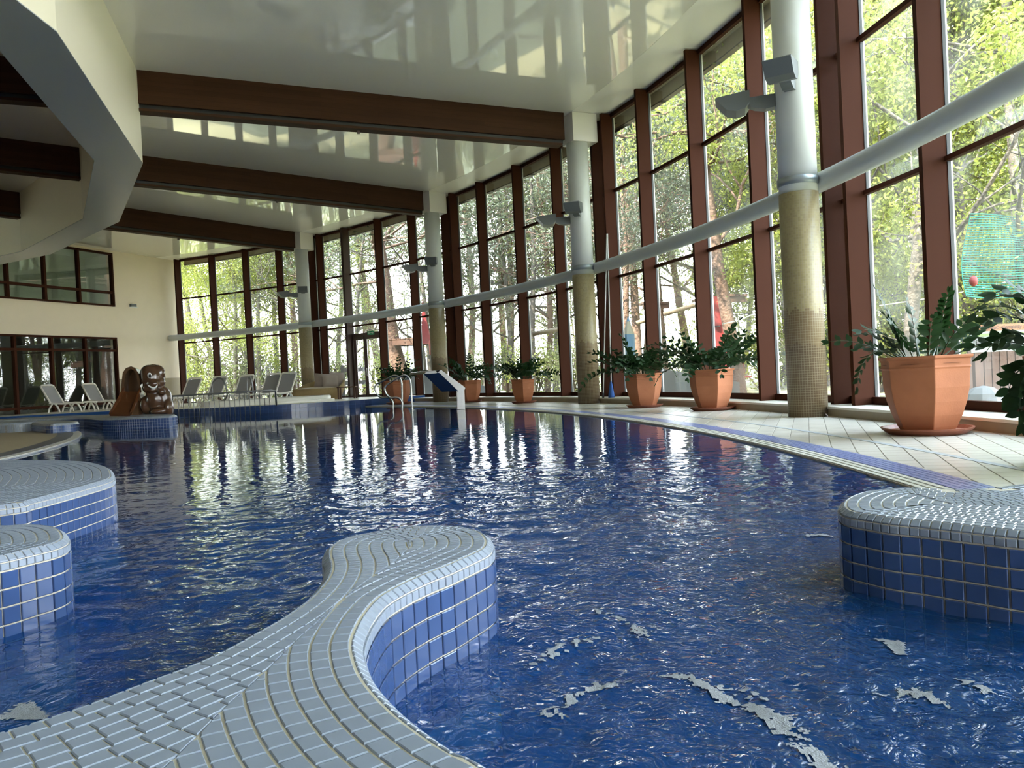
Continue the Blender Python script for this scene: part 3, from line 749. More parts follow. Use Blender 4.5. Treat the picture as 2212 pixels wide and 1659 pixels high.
for i in range(-60, 60):
    for j in range(-20, 160):
        c0 = np.array([3.0, 3.0])+pv*i*S_+dv*(j+(.5 if i % 2 else 0))*S_*1.0
        q = [c0, c0+pv*S_, c0+pv*S_+dv*S_, c0+dv*S_]
        rr = [math.hypot(p[0]-OX, p[1]-OY) for p in q]; m0 = np.mean(q, 0); th = math.degrees(math.atan2(m0[1]-OY, m0[0]-OX))
        if max(rr) < RB or min(rr) > 30.25 or th < -12 or th > 42: continue
        gq = .003; q = [p+(m0-p)/np.linalg.norm(m0-p)*gq*1.3 for p in q]
        qq = []
        for p in q:                     # cut at the border and at the plinth
            v = p-np.array([OX, OY]); r_ = np.linalg.norm(v); r2 = min(max(r_, RB+.003), 30.262); qq.append(np.array([OX, OY])+v/r_*r2)
        a_ = abs(sum(qq[k][0]*qq[(k+1) % 4][1]-qq[(k+1) % 4][0]*qq[k][1] for k in range(4)))/2
        if a_ < .0012: continue
        ts.append(([(p[0], p[1], -.002) for p in qq], (0, 0, 1)))
lay(ts, 'tile', M['deck'], fl, 300, 9, .003, .002)
MB().sector(28.97, 29.03, -20, 42, .0, .0035, 1).build('gutter_strip', M['gutter'], fl)
# raised terrace at the far end
ZP = .20
H0, H1, H2 = V(802, 862, 24.4), V(590, 876, 22.9), V(365, 884, 23.9)
hp = [(H0.x, H0.y), (-5.0, 23.75), (-5.9, 23.2), (H1.x, H1.y), (-8.6, 23.0), (H2.x, H2.y), (-13.0, 25.4)]
def smooth_open(pts, k=5):
    P_ = [Vector((*p, 0)) for p in pts]; return [(p.x, p.y) for p in smoothpath(P_, k)]
hp = smooth_open(hp)
tw_ = [(p.x, p.y) for p in (wp(20.2, 0), wp(30.9, 0))]
ha = [pol(a, 30.26).xy[:] for a in (68.5, 64, 60, 56, 52, 48, 44)]
tr_ = hp+[tw_[0]]+[tuple(x) for x in ha]+[(-2.4, 27.0)]
te = struct('floor_terrace'); COL.objects.link(te)
tm = MB(); n_ = len(tr_)
MB().prism(list(reversed(tr_)), -1.3, ZP-.004).build('terrace_bed', M['basin'], te)
MB().prism(list(reversed(tr_)), ZP-.004, ZP).build('terrace_top', M['sill'], te)
bt = []
for (x0, y0), (x1, y1) in zip(hp[:-1], hp[1:]):
    p, q = np.array([x1, y1]), np.array([x0, y0]); L = np.linalg.norm(q-p); m_ = max(1, int(L/.12)); nn = np.array([(q-p)[1], -(q-p)[0]])/L
    if nn[1] > 0: nn = -nn
    for i in range(m_):
        a_, b_ = p+(q-p)*(i+.04)/m_, p+(q-p)*(i+.96)/m_
        for z in (ZP-.01, ZP-.13): bt.append(([(*a_, z-.112), (*b_, z-.112), (*b_, z), (*a_, z)], (*nn, 0)))
lay(bt, 'blue_tile', M['tileblue'], te, 300, 9, .006)

# inner deck and low walls on the far side of the channel
MB()
nd = struct('floor_inner'); COL.objects.link(nd)
MB().sector(8, RE-.42, -45, 68.9, -.3, 0, 1.5).build('deck_slab', M['beige'], nd)
MB().sector(RE-.42, RE-.14, -45, 68.9, -.3, .002, 1.5).build('dark_band', M['dark'], nd)
MB().sector(RE-.14, RE, -45, 68.9, -.3, -.004, 1.5).build('pale_band', M['whitestrip'], nd)
def low_wall(label, pts, zt, z0, mface):
    t = thing('low_pool_wall', label, 'pool wall')
    P_ = smooth_closed(pts, .06); 
    if .5*np.sum(P_[:, 0]*np.roll(P_[:, 1], -1)-np.roll(P_[:, 0], -1)*P_[:, 1]) < 0: P_ = P_[::-1].copy()
    N_ = normals(P_, 1); n = len(P_)
    rg = [(0, z0), (0, zt-.05), (.02, zt-.015), (.06, zt)]; vs = []
    for d, z in rg: vs += [(p[0], p[1], z) for p in P_+N_*d]
    MB().add(vs, [(k*n+i, k*n+(i+1) % n, (k+1)*n+(i+1) % n, (k+1)*n+i) for k in range(3) for i in range(n)]+[tuple(range(3*n, 4*n))]).build('cap', M['graymos'], t)
    ti = []; m_ = n//2
    for i in range(n):
        p, q = P_[i]+(P_[(i+1) % n]-P_[i])*.05, P_[(i+1) % n]-(P_[(i+1) % n]-P_[i])*.05; nn = -N_[i]
        z = zt-.055
        while z > z0+.02: 
            if z > -.2: ti.append(([(*p, max(z-.055, z0)), (*q, max(z-.055, z0)), (*q, z), (*p, z)], (*nn, 0)))
            z -= .06
    lay(ti, 'blue_tile', mface, t, 300, 9, .004)
    return t
g0, g1 = G(365, 897, ZT), G(165, 901, ZT)
low_wall('long low blue tiled wall that the brown slide stands on', [tuple(g0), (-7.6, 17.4), (-8.6, 18.3), (-10.6, 20.0), (-13.0, 21.0), (-13.4, 19.8), tuple(g1), (-8.9, 17.0)], ZT, -.35, M['tileblue'])
f0 = G(165, 911, .2); 
low_wall('short low wall end with a blue tiled nose on the beige inner deck', [tuple(G(163, 911, .2)), tuple(G(140, 913, .2)), (-9.7, 16.1), (-11.2, 18.0), (-10.8, 18.35), (-9.6, 17.1)], .2, 0, M['tileblue'])
low_wall('low grey wall running along the beige inner deck', [(-10.9, 17.6), (-11.3, 18.2), (-14.5, 19.8), (-17.5, 20.6), (-17.4, 20.0), (-14.4, 19.0), (-11.6, 17.4)], .22, 0, M['graymos'])

# ------------------------------------------------------------------ railings
rl = thing('barrier_railing', 'dark metal barrier with upright bars closing the channel before the loungers', 'railing')
ra, rb = V(305, 860, 21.2), V(592, 842, 21.9)
top = [V(303, 893, 21.0), V(303, 864, 21.0), V(309, 859, 21.05), ra+Vector((.2, 0, 0))]+[lerp(ra, rb, t) for t in (.25, .5, .75, .97)]+[V(595, 845, 22.0), V(597, 876, 22.1)]
MB().tube(top, .026, 8).build('top_rail', M['rail'], rl, True)
for k in range(1, 26):
    p = lerp(ra, rb, k/26); zb = -.12 if 2 < k < 24 else .22
    MB().tube([p, (p.x, p.y, zb)], .011, 6).build('bar', M['rail'], rl, True)
p0, p1 = lerp(ra, rb, 3/26), lerp(ra, rb, 23/26)
MB().tube([(p0.x, p0.y, -.1), (p1.x, p1.y, -.1)], .012, 6).build('bottom_rail', M['rail'], rl, True)

def px_tube(pts, y, off=(0, 0, 0)): return [V(760+a/8.295, 690+b/8.295, y)+Vector(off) for a, b in pts]
r1 = [(740,1659),(740,1530),(735,1480),(690,1420),(620,1400),(520,1395),(450,1340),(420,1250),(430,1180),(480,1140),(620,1070),(740,1010),(800,1012),(860,1050),(893,1130),(900,1300),(905,1640)]
r2 = [(900,1659),(910,1540),(900,1480),(860,1425),(790,1400),(690,1400),(630,1350),(592,1270),(598,1210),(650,1155),(780,1075),(900,1008),(950,1000),(1010,1035),(1050,1110),(1065,1300),(1085,1659)]
for pts, y, lb in ((r1, 21.2, 'curved steel ladder handrail, the one farther from the water spout'), (r2, 20.3, 'curved steel ladder handrail, the one nearer the water spout')):
    t = thing('ladder_handrail', lb, 'handrail', group='steel ladder handrails')
    MB().tube(smoothpath(px_tube(pts, y)), .027, 10).build('rail_tube', M['steel'], t, True)
    e1, e2 = px_tube([pts[0], pts[-1]], y)
    ff = MB(); ff.lathe([(.06, 0), (.06, .02), (.03, .03)], 12, (e2.x, e2.y, -.02)); ff.build('floor_flange', M['steel'], t)
for pts, lb in (([(459,875),(459,835),(462,824),(470,817),(480,819),(487,832),(491,850),(486,862),(476,868)], 'dark tub handrail arch, the wider one'), ([(535,868),(534,840),(534,822),(538,815),(543,820),(546,838),(548,868)], 'dark tub handrail arch, the narrower one')):
    t = thing('tub_handrail', lb, 'handrail', group='handrail arches over the hot tub')
    MB().tube(smoothpath([V(x, y, 24.9) for x, y in pts]), .03, 8).build('rail_tube', M['rail'], t, True)

# water spout
sp = thing('water_spout', 'angled flat steel water spout standing at the pool edge before a column', 'fountain')
def slabpts(pts, depth, yb, name, m):      # profile in the plane across the view, given real depth along y
    mb = MB(); a_ = [V(x, y, yb) for x, y in pts]; b_ = [p+Vector(depth) for p in a_]; n = len(pts)
    mb.add(a_+b_, [tuple(range(n)), tuple(reversed(range(n, 2*n)))]+[(i, i+n, (i+1) % n+n, (i+1) % n) for i in range(n)]); return mb.build(name, m, sp)
slabpts([(988, 884), (988, 842), (1003, 838), (1005, 884)], (-.05, .42, 0), 18.6, 'post', M['steel'])
slabpts([(1005, 838), (1001, 834), (953, 799), (941, 800), (943, 804), (950, 806), (990, 845), (1004, 842)], (-.42, .30, 0), 18.55, 'chute', M['steel'])
slabpts([(953, 799), (921, 803), (917, 808), (943, 806)], (-.42, .30, 0), 18.55, 'lip', M['steel'])

# cleaning poles and cloth
for (xa, ya, xb, yb), lb in (((1311, 505, 1303, 862), 'thin pale pole leaning between two fins, clear of the blue cloth'), ((1312, 505, 1321, 858), 'thin pale pole whose foot stands by the blue cloth')):
    a_, b_ = V(xa, ya, 17.35), V(xb, yb, 17.0)
    t = thing('cleaning_pole', lb, 'pole', group='cleaning poles by the second column'); b_.z = .14
    MB().tube([a_, b_], .014, 8).build('tube', M['edge'], t, True); MB().tube([b_, lerp(b_, a_, .03)], .02, 8).build('foot', M['black'], t, True)
cl = MB(); cv = []
for i in range(9):
    tt = i/8; w_ = .012+.055*tt**.8
    c0 = V(1320, 832, 16.9); z = .50-(.36)*tt
    for j in range(12):
        a = 2*PI*j/12; cv.append((c0.x+w_*(1+.25*math.sin(3*a))*math.cos(a), c0.y+w_*.6*math.sin(a), z))
cl.add(cv, [(i*12+j, i*12+(j+1) % 12, (i+1)*12+(j+1) % 12, (i+1)*12+j) for i in range(8) for j in range(12)]+[tuple(range(96, 108)), tuple(range(12))])
tag(cl.build('cleaning_cloth', M['bluecloth'], None, True), 'blue cloth draped at the foot of the thin pole', 'cloth')

# ------------------------------------------------------------------ planters
leafme = None
def leaf_mesh(L=.095, W=.047):
    prof = [(0, 0), (.12, .5), (.3, .88), (.5, 1.), (.7, .84), (.88, .42), (1, 0)]
    vs = []; fs = []
    for x, w_ in prof:
        z = -.12*L*(x-.4)**2; vs += [(x*L, -w_*W/2, z+.10*W*w_), (x*L, 0, z), (x*L, w_*W/2, z+.10*W*w_)]
    for i in range(len(prof)-1):
        a = 3*i; fs += [(a, a+3, a+4, a+1), (a+1, a+4, a+5, a+2)]
    return MB().add(vs, fs)
LEAF = leaf_mesh(); leafme = LEAF.mesh('leaf', M['zz'], True)
def frond(base, d, L, nl, droop, parent, separate, lsc=1., thick=.008):
    """one arching stem with paired leaflets"""
    d = Vector(d).normalized(); p = Vector(base); pts = [p.copy()]; n = 14; dirs = [d.copy()]
    for i in range(n):
        d = (d+Vector((0, 0, -droop*(i/n)**1.2))).normalized(); p = p+d*L/n; pts.append(p.copy()); dirs.append(d.copy())
    mb = MB(); mb.tube(pts, [thick*(1-.7*i/n) for i in range(n+1)], 6)
    sd_ = dirs[0].cross(Vector((0, 0, 1)));
    if sd_.length < .05: sd_ = Vector((random.uniform(-1, 1), random.uniform(-1, 1), 0))
    sd_.normalize(); spin = Matrix.Rotation(random.uniform(-.9, .9), 3, d)
    mats = []
    for k in range(nl):
        t = .30+.70*(k/(nl-1)) if nl > 1 else .5
        f_ = t*n; i = min(int(f_), n-1); q = lerp(pts[i], pts[i+1], f_-i); dd = dirs[i+1]
        for s_ in (-1, 1):
            side = (spin @ sd_)*s_; side = (side-dd*side.dot(dd)).normalized()
            tip = k == nl-1
            ld = (dd*(1.6 if tip else .55)+side*(1. if not tip else .5)+Vector((0, 0, random.uniform(-.12, .25)))).normalized()
            up = dd.cross(side)*s_
            up = (up+Vector((random.uniform(-.3, .3), random.uniform(-.3, .3), random.uniform(-.1, .5)))).normalized()
            yv = up.cross(ld).normalized(); zv = ld.cross(yv)
            sc = lsc*(.8+.35*math.sin(PI*min(1, t)))*random.uniform(.88, 1.12)
            m4 = Matrix(((ld.x, yv.x, zv.x, q.x), (ld.y, yv.y, zv.y, q.y), (ld.z, yv.z, zv.z, q.z), (0, 0, 0, 1))) @ Matrix.Scale(sc, 4)
            mats.append(m4)
    if separate:
        st = mb.build('stem', M['zzstem'], parent, True)
        for m4 in mats:
            lo = bpy.data.objects.new('leaf', leafme); COL.objects.link(lo); lo.parent = st; lo.matrix_local = m4
    else:
        k0 = len(mb.f)
        for m4 in mats: mb.add([m4 @ Vector(v) for v in LEAF.v], LEAF.f)
        mb.build('frond', M['zz'], parent, True)
def planter(label, loc, rot, stems, separate, seed, size=1., nrand=18, spread=1., lf=1.12):
    random.seed(seed)
    t = thing('potted_plant', label, 'potted plant', loc, 0, 'terracotta planters along the glass front')
    R_ = .385*size; H_ = .70*size
    prof = [(.60, .045), (.66, .10), (.78, .25), (.88, .42), (.945, .60), (.965, .80), (.97, .835), (1.0, .85), (.975, .87), (.985, .955), (1.04, .965), (1.05, 1.), (.93, 1.), (.90, .90)]
    pb = MB(); pb.lathe([(R_*a, H_*b) for a, b in prof], 6, (0, 0, 0), rot, cap=False)
    pot = pb.build('pot', M['terracotta'], t)
    bv = pot.modifiers.new('bevel', 'BEVEL'); bv.width = .006; bv.segments = 2; bv.limit_method = 'ANGLE'; bv.angle_limit = .5
    s6 = MB(); s6.lathe([(R_*.80, 0), (R_*.86, .012), (R_*.97, .045*size), (R_*.99, .06*size), (R_*.94, .06*size), (R_*.86, .03)], 32); s6.build('saucer', M['saucer'], t, False)
    MB().lathe([(R_*.9, H_*.90), (R_*.3, H_*.93), (.001, H_*.93)], 16).build('soil', M['soil'], t, True)
    for az, el, L, nl, dr in stems:
        a = math.radians(az); e = math.radians(el)
        frond((math.cos(a)*R_*.35, math.sin(a)*R_*.35, H_*.92), (math.cos(a)*math.cos(e), math.sin(a)*math.cos(e), math.sin(e)), L, nl, dr, t, separate, lf if separate else 1.25)
    for k in range(nrand):
        a = random.uniform(0, 2*PI); e = math.radians(random.uniform(28, 78)); L = random.uniform(.42, .72)*spread
        frond((math.cos(a)*R_*.4, math.sin(a)*R_*.4, H_*.92), (math.cos(a)*math.cos(e), math.sin(a)*math.cos(e), math.sin(e)), L, random.randint(6, 9), random.uniform(.10, .42), t, separate, lf if separate else 1.2)
    return t
p1 = (3.88, 7.30, 0)
planter('largest sharply seen terracotta planter with a sparse plant, nearest the blue border', p1, .25, [(175, 72, .74, 12, .06), (20, 75, .68, 12, .07), (8, 36, .70, 10, .05), (-8, 24, .80, 10, .22), (195, 30, .82, 9, .55), (170, 52, .52, 7, .18), (210, 60, .5, 7, .15), (-60, 62, .5, 7, .2)], True, 3, 1.04, 9)
planter('terracotta planter with a wide dark plant beside the thickest column', (3.27, 12.75, 0), .57, [(175, 48, 1.1, 12, .22), (10, 42, 1.0, 10, .04), (0, 25, 1.1, 9, .1), (185, 22, .9, 10, .3)], False, 5, .96, 36, 1.3)
planter('terracotta planter with arching leaves between two large planters near the thin poles', (2.50, 14.75, 0), 1.04, [(178, 42, 1.0, 10, .12), (185, 20, 1.2, 10, .28), (150, 30, 1.0, 9, .1)], False, 6, .92, 34, 1.25)
planter('terracotta planter standing alone with a low bushy plant and fern-like frond', (.28, 20.0, 0), .5, [(175, 40, 1.0, 11, .2), (5, 30, .9, 9, .2)], False, 8, .88, 22, 1.15)
planter('terracotta planter half hidden behind the steel water spout', (-1.25, 22.8, 0), .2, [(175, 45, 1.0, 10, .1), (5, 20, 1.1, 9, .2)], False, 9, .92, 24, 1.3)
planter('terracotta planter behind the curved ladder handrails', (-3.55, 24.2, 0), .25, [(190, 15, 1.1, 9, .3), (5, 35, 1.1, 10, .2)], False, 10, 1.05, 24, 1.35)
# plant whose leaves hang into the frame
pn = (3.62, 4.78, 0)
planter('planter mostly outside the frame whose long leafy stems hang into view', pn, .3, [(175, 64, .84, 9, .42), (165, 54, .66, 8, .30), (170, 44, .60, 8, .34), (158, 30, .56, 7, .14), (188, 10, .55, 8, .60), (196, 2, .55, 8, .70), (178, 0, .58, 8, .72), (185, 18, .60, 9, .70), (165, 14, .5, 8, .5), (205, 12, .55, 8, .6), (150, 60, .7, 8, .3), (172, 70, .72, 8, .34)], True, 12, 1.0, 0, 1., 1.25)

# ------------------------------------------------------------------ loungers, sofa, tub, slide
def lounger():
    t = thing('sun_lounger', '', 'sun lounger', (0, 0, ZP), 0, 'sun loungers before the far glass')
    fr = MB()
    for s_ in (-.3, .3):
        pts = smoothpath([(-.95, s_, .30), (-.6, s_, .33), (-.2, s_, .30), (.2, s_, .32), (.45, s_, .34)], 3); fr.tube(pts, .032, 6)
    for x in (-.9, -.6, -.3, 0, .3): fr.box((x, 0, .32), (.18, .58, .02))
    fr.build('seat', M['white'], t)
    for x in (-.62, .28):
        for s_ in (-.3, .3):
            lg = MB(); lg.tube(smoothpath([(x-.24, s_, 0), (x-.17, s_, .18), (x, s_, .33), (x+.17, s_, .18), (x+.24, s_, 0)], 4), [.03]*17, 6); lg.build('leg', M['white'], t, True)
    bk = MB(); m = Matrix.Rotation(-math.radians(58), 3, 'Y'); bk.box((.62, 0, .62), (.72, .50, .02), m=m); bk.build('backrest_sling', M['sling'], t)
    bf = MB()
    for s_ in (-.28, .28): bf.tube([(.42, s_, .33), (.82, s_, .94)], .028, 6)
    bf.tube([(.80, -.28, .92), (.83, -.22, .97), (.83, .22, .97), (.80, .28, .92)], .035, 6); bf.build('backrest_frame', M['white'], t, True)
    return t
lo = lounger()
L_lab = ['sun lounger nearest the cream wall behind the railing', 'sun lounger second from the cream wall, behind the wider tub arch', 'sun lounger between the two tub handrail arches',
         'sun lounger just beyond the narrower tub arch', 'sun lounger beside the round wicker sofa, with the darkest backrest']
for i, (x, y) in enumerate([(398, 26.6), (454, 26.3), (514, 26.0), (573, 25.8), (606, 24.9)]):
    X = (x-1106)/F*y+.0
    o = lo if i == 0 else dup(lo)
    o.location = (X-.15, y, ZP); o.rotation_euler = (0, 0, math.radians(74)); o['label'] = L_lab[i]
# added loungers standing in for reflections in the inner window
for i, (r, off) in enumerate([(26.8, -2.0), (25.0, -2.2), (23.6, -2.0)]):
    o = dup(lo); p = wp(r, 0, off); o.location = (p.x, p.y, ZP); o.rotation_euler = (0, 0, math.radians(150+8*i))
    o['label'] = ['white lounger reflected in the low inner window, next to the slide', 'middle white lounger before the low inner window', 'white lounger farthest along the low inner window'][i]; o['group'] = 'loungers before the inner window'

tb = thing('hot_tub', 'long ivory hot tub rim on the blue tiled terrace', 'hot tub', (-7.9, 25.0, ZP), math.radians(14))
def ell(a, b, n=48, p=2.6): return [(a*math.copysign(abs(math.cos(t))**(2/p), math.cos(t)), b*math.copysign(abs(math.sin(t))**(2/p), math.sin(t))) for t in np.linspace(0, 2*PI, n, endpoint=False)]
vs = []; n = 48
for s_, z in ((1, 0), (1, .15), (.98, .18), (.80, .18), (.76, .05)): vs += [(x*s_, y*s_, z) for x, y in ell(2.0, 1.05)]
MB().add(vs, [(k*n+i, k*n+(i+1) % n, (k+1)*n+(i+1) % n, (k+1)*n+i) for k in range(4) for i in range(n)]).build('rim', M['tub'], tb, True)
MB().prism(ell(1.5, .78), .02, .10).build('tub_water', M['tileblue'], tb)
MB().prism([(x+.9, y-.75) for x, y in ell(1.2, .45)], 0, .07).build('step', M['tub'], tb)

sf = thing('wicker_daybed', 'round tan wicker daybed with taupe cushions beside the column', 'sofa', ((686-1106)/F*27.2, 27.2, ZP), 0)
sb = MB(); n = 40; vs = []
def rimh(a): return .40+.33*max(0, math.cos(a-1.1))**.8
for k, (s_, zf) in enumerate(((.80, 0.), (.97, .5), (1.0, 1.), (.93, 1.), (.88, .5), (.0, .45))):
    for j in range(n):
        a = 2*PI*j/n; h_ = rimh(a)
        z = h_*zf if k < 4 else .30
        vs.append((.95*s_*math.cos(a), .85*s_*math.sin(a), z))
sb.add(vs, [(k*n+i, k*n+(i+1) % n, (k+1)*n+(i+1) % n, (k+1)*n+i) for k in range(5) for i in range(n)]); sb.build('wicker_shell', M['wicker'], sf, True)
sc_ = MB(); sc_.ball((-.02, -.02, .34), (.84, .74, .11), 32, 10); sc_.build('seat_cushion', M['seat'], sf, True)
def cushion(name, lab, c, rx, rz):
    mb = MB(); nn_ = 9; vs = []
    for sgn in (1, -1):
        for i in range(nn_):
            for j in range(nn_):
                u, v = 2*i/(nn_-1)-1, 2*j/(nn_-1)-1; th = .10*((1-u**4)*(1-v**4))**.5; pin = 1-.10*(u*u*v*v)*-1 if False else 1+.06*u*u*v*v
                vs.append((u*.27*pin, sgn*th, v*.25*pin))
    fs = []
    for s0 in (0, 1):
        for i in range(nn_-1):
            for j in range(nn_-1):
                a = s0*81+i*9+j; q = (a, a+1, a+10, a+9); fs.append(q if s0 == 0 else q[::-1])
    mb.add(vs, fs); o = mb.build(name, M['cushion'], None, True); o.location = c; o.rotation_euler = (rx, .08, rz)
    return tag(o, lab, 'cushion', 'cushions on the wicker daybed')
bx, by = (686-1106)/F*27.2, 27.2
cushion('cushion', 'upright square cushion on the middle of the daybed', (bx+.18, by+.05, ZP+.66), -.25, .0)
cushion('cushion', 'tilted cushion leaning over the upright one on the daybed', (bx+.48, by-.08, ZP+.64), -.4, .5)
cushion('cushion', 'cushion at the high end of the wicker daybed', (bx+.66, by+.20, ZP+.68), -.2, .7)
bn = thing('side_table', 'small dark wooden table between the daybed and the door', 'table', ((750-1106)/F*26.6, 26.6, ZP))
MB().box((0, 0, .40), (.62, .45, .04)).build('tabletop', M['wood'], bn)
for sx_ in (-.27, .27):
    for sy_ in (-.18, .18): MB().box((sx_, sy_, .19), (.05, .05, .38)).build('leg', M['wood'], bn)

# slide with hood
ZS = ZT
YS = 18.2
sl = thing('childrens_slide', 'glossy brown toddler slide with rounded hood on the low tiled wall', 'slide')
def at_(x, y, d=YS): return V(x, y, d)
hood = MB(); hp_ = [(262, 866), (262, 830), (265, 805), (272, 795), (283, 791), (292, 795), (299, 806), (303, 825), (303, 866)]
inn = [(268, 866), (268, 832), (271, 810), (276, 801), (283, 797), (290, 801), (295, 811), (298, 828), (298, 866)]
outer = [at_(*p) for p in hp_]; inner = [at_(*p) for p in inn]; bo = [p+Vector((-.12, .45, -.02)) for p in outer]; bi = [p+Vector((-.12, .45, -.02)) for p in inner]; n = len(outer)
hood.add(outer+inner+bo+bi, sum([[(i, i+1, n+i+1, n+i), (2*n+i, 2*n+i+1, i+1, i), (n+i, n+i+1, 3*n+i+1, 3*n+i), (3*n+i, 3*n+i+1, 2*n+i+1, 2*n+i)] for i in range(n-1)], []))
hood.build('hood', M['hood'], sl, False)
MB().add([at_(262, 866)+Vector((-.12, .45, 0))]+bo[1:-1]+[at_(303, 866)+Vector((-.12, .45, 0))], [tuple(range(n))]).build('hood_back', M['hood'], sl)
ch = MB(); a_, b_, c_, d_ = at_(266, 846), at_(302, 846), at_(281, 896, 17.5), at_(236, 896, 17.5)
m1, m2 = at_(256, 866, 17.95), at_(294, 868, 17.95)
dz = Vector((0, 0, .03))
ch.add([a_, b_, m2, m1, c_, d_]+[p-dz for p in (a_, b_, m2, m1, c_, d_)], [(0, 3, 2, 1), (3, 5, 4, 2), (6, 7, 8, 9), (9, 8, 10, 11)]); ch.build('chute', M['slide'], sl)
for P0, P1, P2 in ((a_, m1, d_), (b_, m2, c_)):
    h = Vector((0, 0, .10)); MB().add([P0, P1, P2, P2+h*.5, P1+h, P0+h]+[q+Vector((.03, .02, 0)) for q in (P0, P1, P2, P2+h*.5, P1+h, P0+h)], [(0, 1, 4, 5), (1, 2, 3, 4), (11, 10, 7, 6), (10, 9, 8, 7), (5, 4, 10, 11), (4, 3, 9, 10)]).build('side_rail', M['slide'], sl)
bs = MB(); q0, q1 = at_(262, 866), at_(303, 866); bs.box(((q0.x+q1.x)/2-.05, YS+.25, (ZS+q0.z)/2+.0), (abs(q1.x-q0.x), .5, q0.z-ZS)); bs.build('plinth', M['hood'], sl)

fg = thing('animal_figure', 'glossy brown moulded cartoon animal beside the slide, smiling', 'figure')
bd = MB(); Y = 18.3
def B_(px_, py_, rx, ry, rz, dy=0., rot=None): bd.ball(V(px_, py_, Y+dy), (rx, ry, rz), 20, 12, rot)
B_(326, 815, .24, .22, .25); B_(322, 806, .20, .2, .2); B_(340, 806, .18, .15, .20, .08); B_(347, 825, .10, .15, .12, .05)
B_(323, 838, .16, .17, .14, -.05); B_(332, 829, .14, .14, .10, -.12); B_(330, 842, .13, .15, .08, -.10)
B_(338, 862, .24, .24, .30, .05); B_(355, 862, .17, .2, .30, .08); B_(349, 846, .09, .10, .08, -.16); B_(366, 880, .09, .18, .20, .02); B_(345, 888, .22, .25, .10, -.02); B_(318, 875, .16, .2, .24, .05)
bo_ = bd.build('body', M['fur'], fg, True); rm = bo_.modifiers.new('remesh', 'REMESH'); rm.mode = 'VOXEL'; rm.voxel_size = .022; rm.use_smooth_shade = True
sm = bo_.modifiers.new('smooth', 'SMOOTH'); sm.iterations = 6
cwl = MB(); cwl.ball(V(331, 814, Y+.16), (.29, .10, .30), 24, 12); cwl.ball(V(334, 826, Y+.16), (.25, .10, .26), 24, 12); cwl.build('cowl', M['hood'], fg, True)
e = MB(); e.ball(V(323, 811, Y-.22), (.052, .03, .065), 14, 8); e.build('eye', M['eyew'], fg, True)
e = MB(); e.ball(V(324, 812, Y-.245), (.034, .02, .042), 12, 8); e.build('pupil', M['black'], fg, True)
e = MB(); e.tube(smoothpath([V(319, 832, Y-.235), V(325, 836, Y-.26), V(332, 838, Y-.26), V(338, 835, Y-.24), V(340, 830, Y-.2)], 4), [.006, .010, .014, .018, .02, .02, .02, .02, .02, .02, .02, .018, .016, .014, .012, .008, .004], 8); e.build('smile', M['eyew'], fg, True)

# ------------------------------------------------------------------ foam
def foam(label, path, wd, z, cell=.007, thr=.0, seed=0):
    mb = MB(); P_ = [G(x, y, z) for x, y in path]; P_ = np.array(P_); lo_, hi = P_.min(0)-max(wd), P_.max(0)+max(wd)
    nx, ny = int((hi[0]-lo_[0])/cell), int((hi[1]-lo_[1])/cell)
    W_ = np.array(wd)
    idx = {}
    def vtx(i, j, z_):
        k = (i, j)
        if k not in idx:
            x, y = lo_[0]+i*cell, lo_[1]+j*cell; idx[k] = len(mb.v); mb.v.append((x, y, z_+wave(x, y)+.003+.0022*noise.noise((x*60, y*60, 1))))
        return idx[k]
    for i in range(nx):
        for j in range(ny):
            c = lo_+np.array([i+.5, j+.5])*cell; best = -1
            for k in range(len(P_)-1):
                a, b = P_[k], P_[k+1]; t_ = np.clip(np.dot(c-a, b-a)/np.dot(b-a, b-a), 0, 1); d = np.linalg.norm(c-(a+(b-a)*t_)); w0 = W_[k]+(W_[k+1]-W_[k])*t_
                best = max(best, 1-d/w0)
            if best+.9*noise.noise((c[0]*14+seed, c[1]*14, 3))+1.5*thr*noise.noise((c[0]*45+seed, c[1]*45, 7))*6+.45*noise.noise((c[0]*90, c[1]*90, 5)) > .30+thr*2.2 and best > -1.2:
                mb.f.append((vtx(i, j, z), vtx(i+1, j, z), vtx(i+1, j+1, z), vtx(i, j+1, z)))
    if mb.f: tag(mb.build('foam', M['foam'], None, True), label, 'foam', kind='stuff')
foam('long pale foam streak drifting on the blue water near the frame edge', [(1410, 1468), (1490, 1472), (1540, 1500), (1600, 1530), (1680, 1565), (1740, 1620), (1800, 1680)], [.010, .022, .026, .036, .038, .042, .045], ZW, cell=.006, thr=.06)
for q_, (pth, sd_) in enumerate([([(1150, 1440), (1210, 1400), (1290, 1385)], 11), ([(1190, 1560), (1260, 1500), (1350, 1480)], 12), ([(1290, 1330), (1350, 1345), (1400, 1380)], 13), ([(1560, 1490), (1620, 1500), (1650, 1520)], 14), ([(1900, 1510), (1960, 1500), (2040, 1525)], 15), ([(2080, 1480), (2130, 1500)], 16)]):
    foam(('thin foam wisp nearest the rounded tip of the winding wall', 'broken foam wisp on the blue water at the lower middle', 'thin foam wisp curling past the rounded tip', 'short foam wisp beside the long foam streak', 'foam wisp on the glittering dark water', 'short foam dash under the dark island wall')[q_], pth, [.022]*len(pth), ZW, cell=.0045, seed=sd_, thr=.2)
foam('pale foam patch on the dark water beside the mosaic wall', [(-20, 1555), (40, 1545), (90, 1556)], [.07, .05, .02], ZW, seed=4)
foam('small white foam fleck by the dark blue island', [(1750, 1161), (1790, 1162)], [.02, .02], ZW, seed=9)
foam('foam fleck floating below the dark blue island wall', [(1895, 1385), (1935, 1392), (1945, 1415)], [.018, .025, .012], ZW, seed=2)

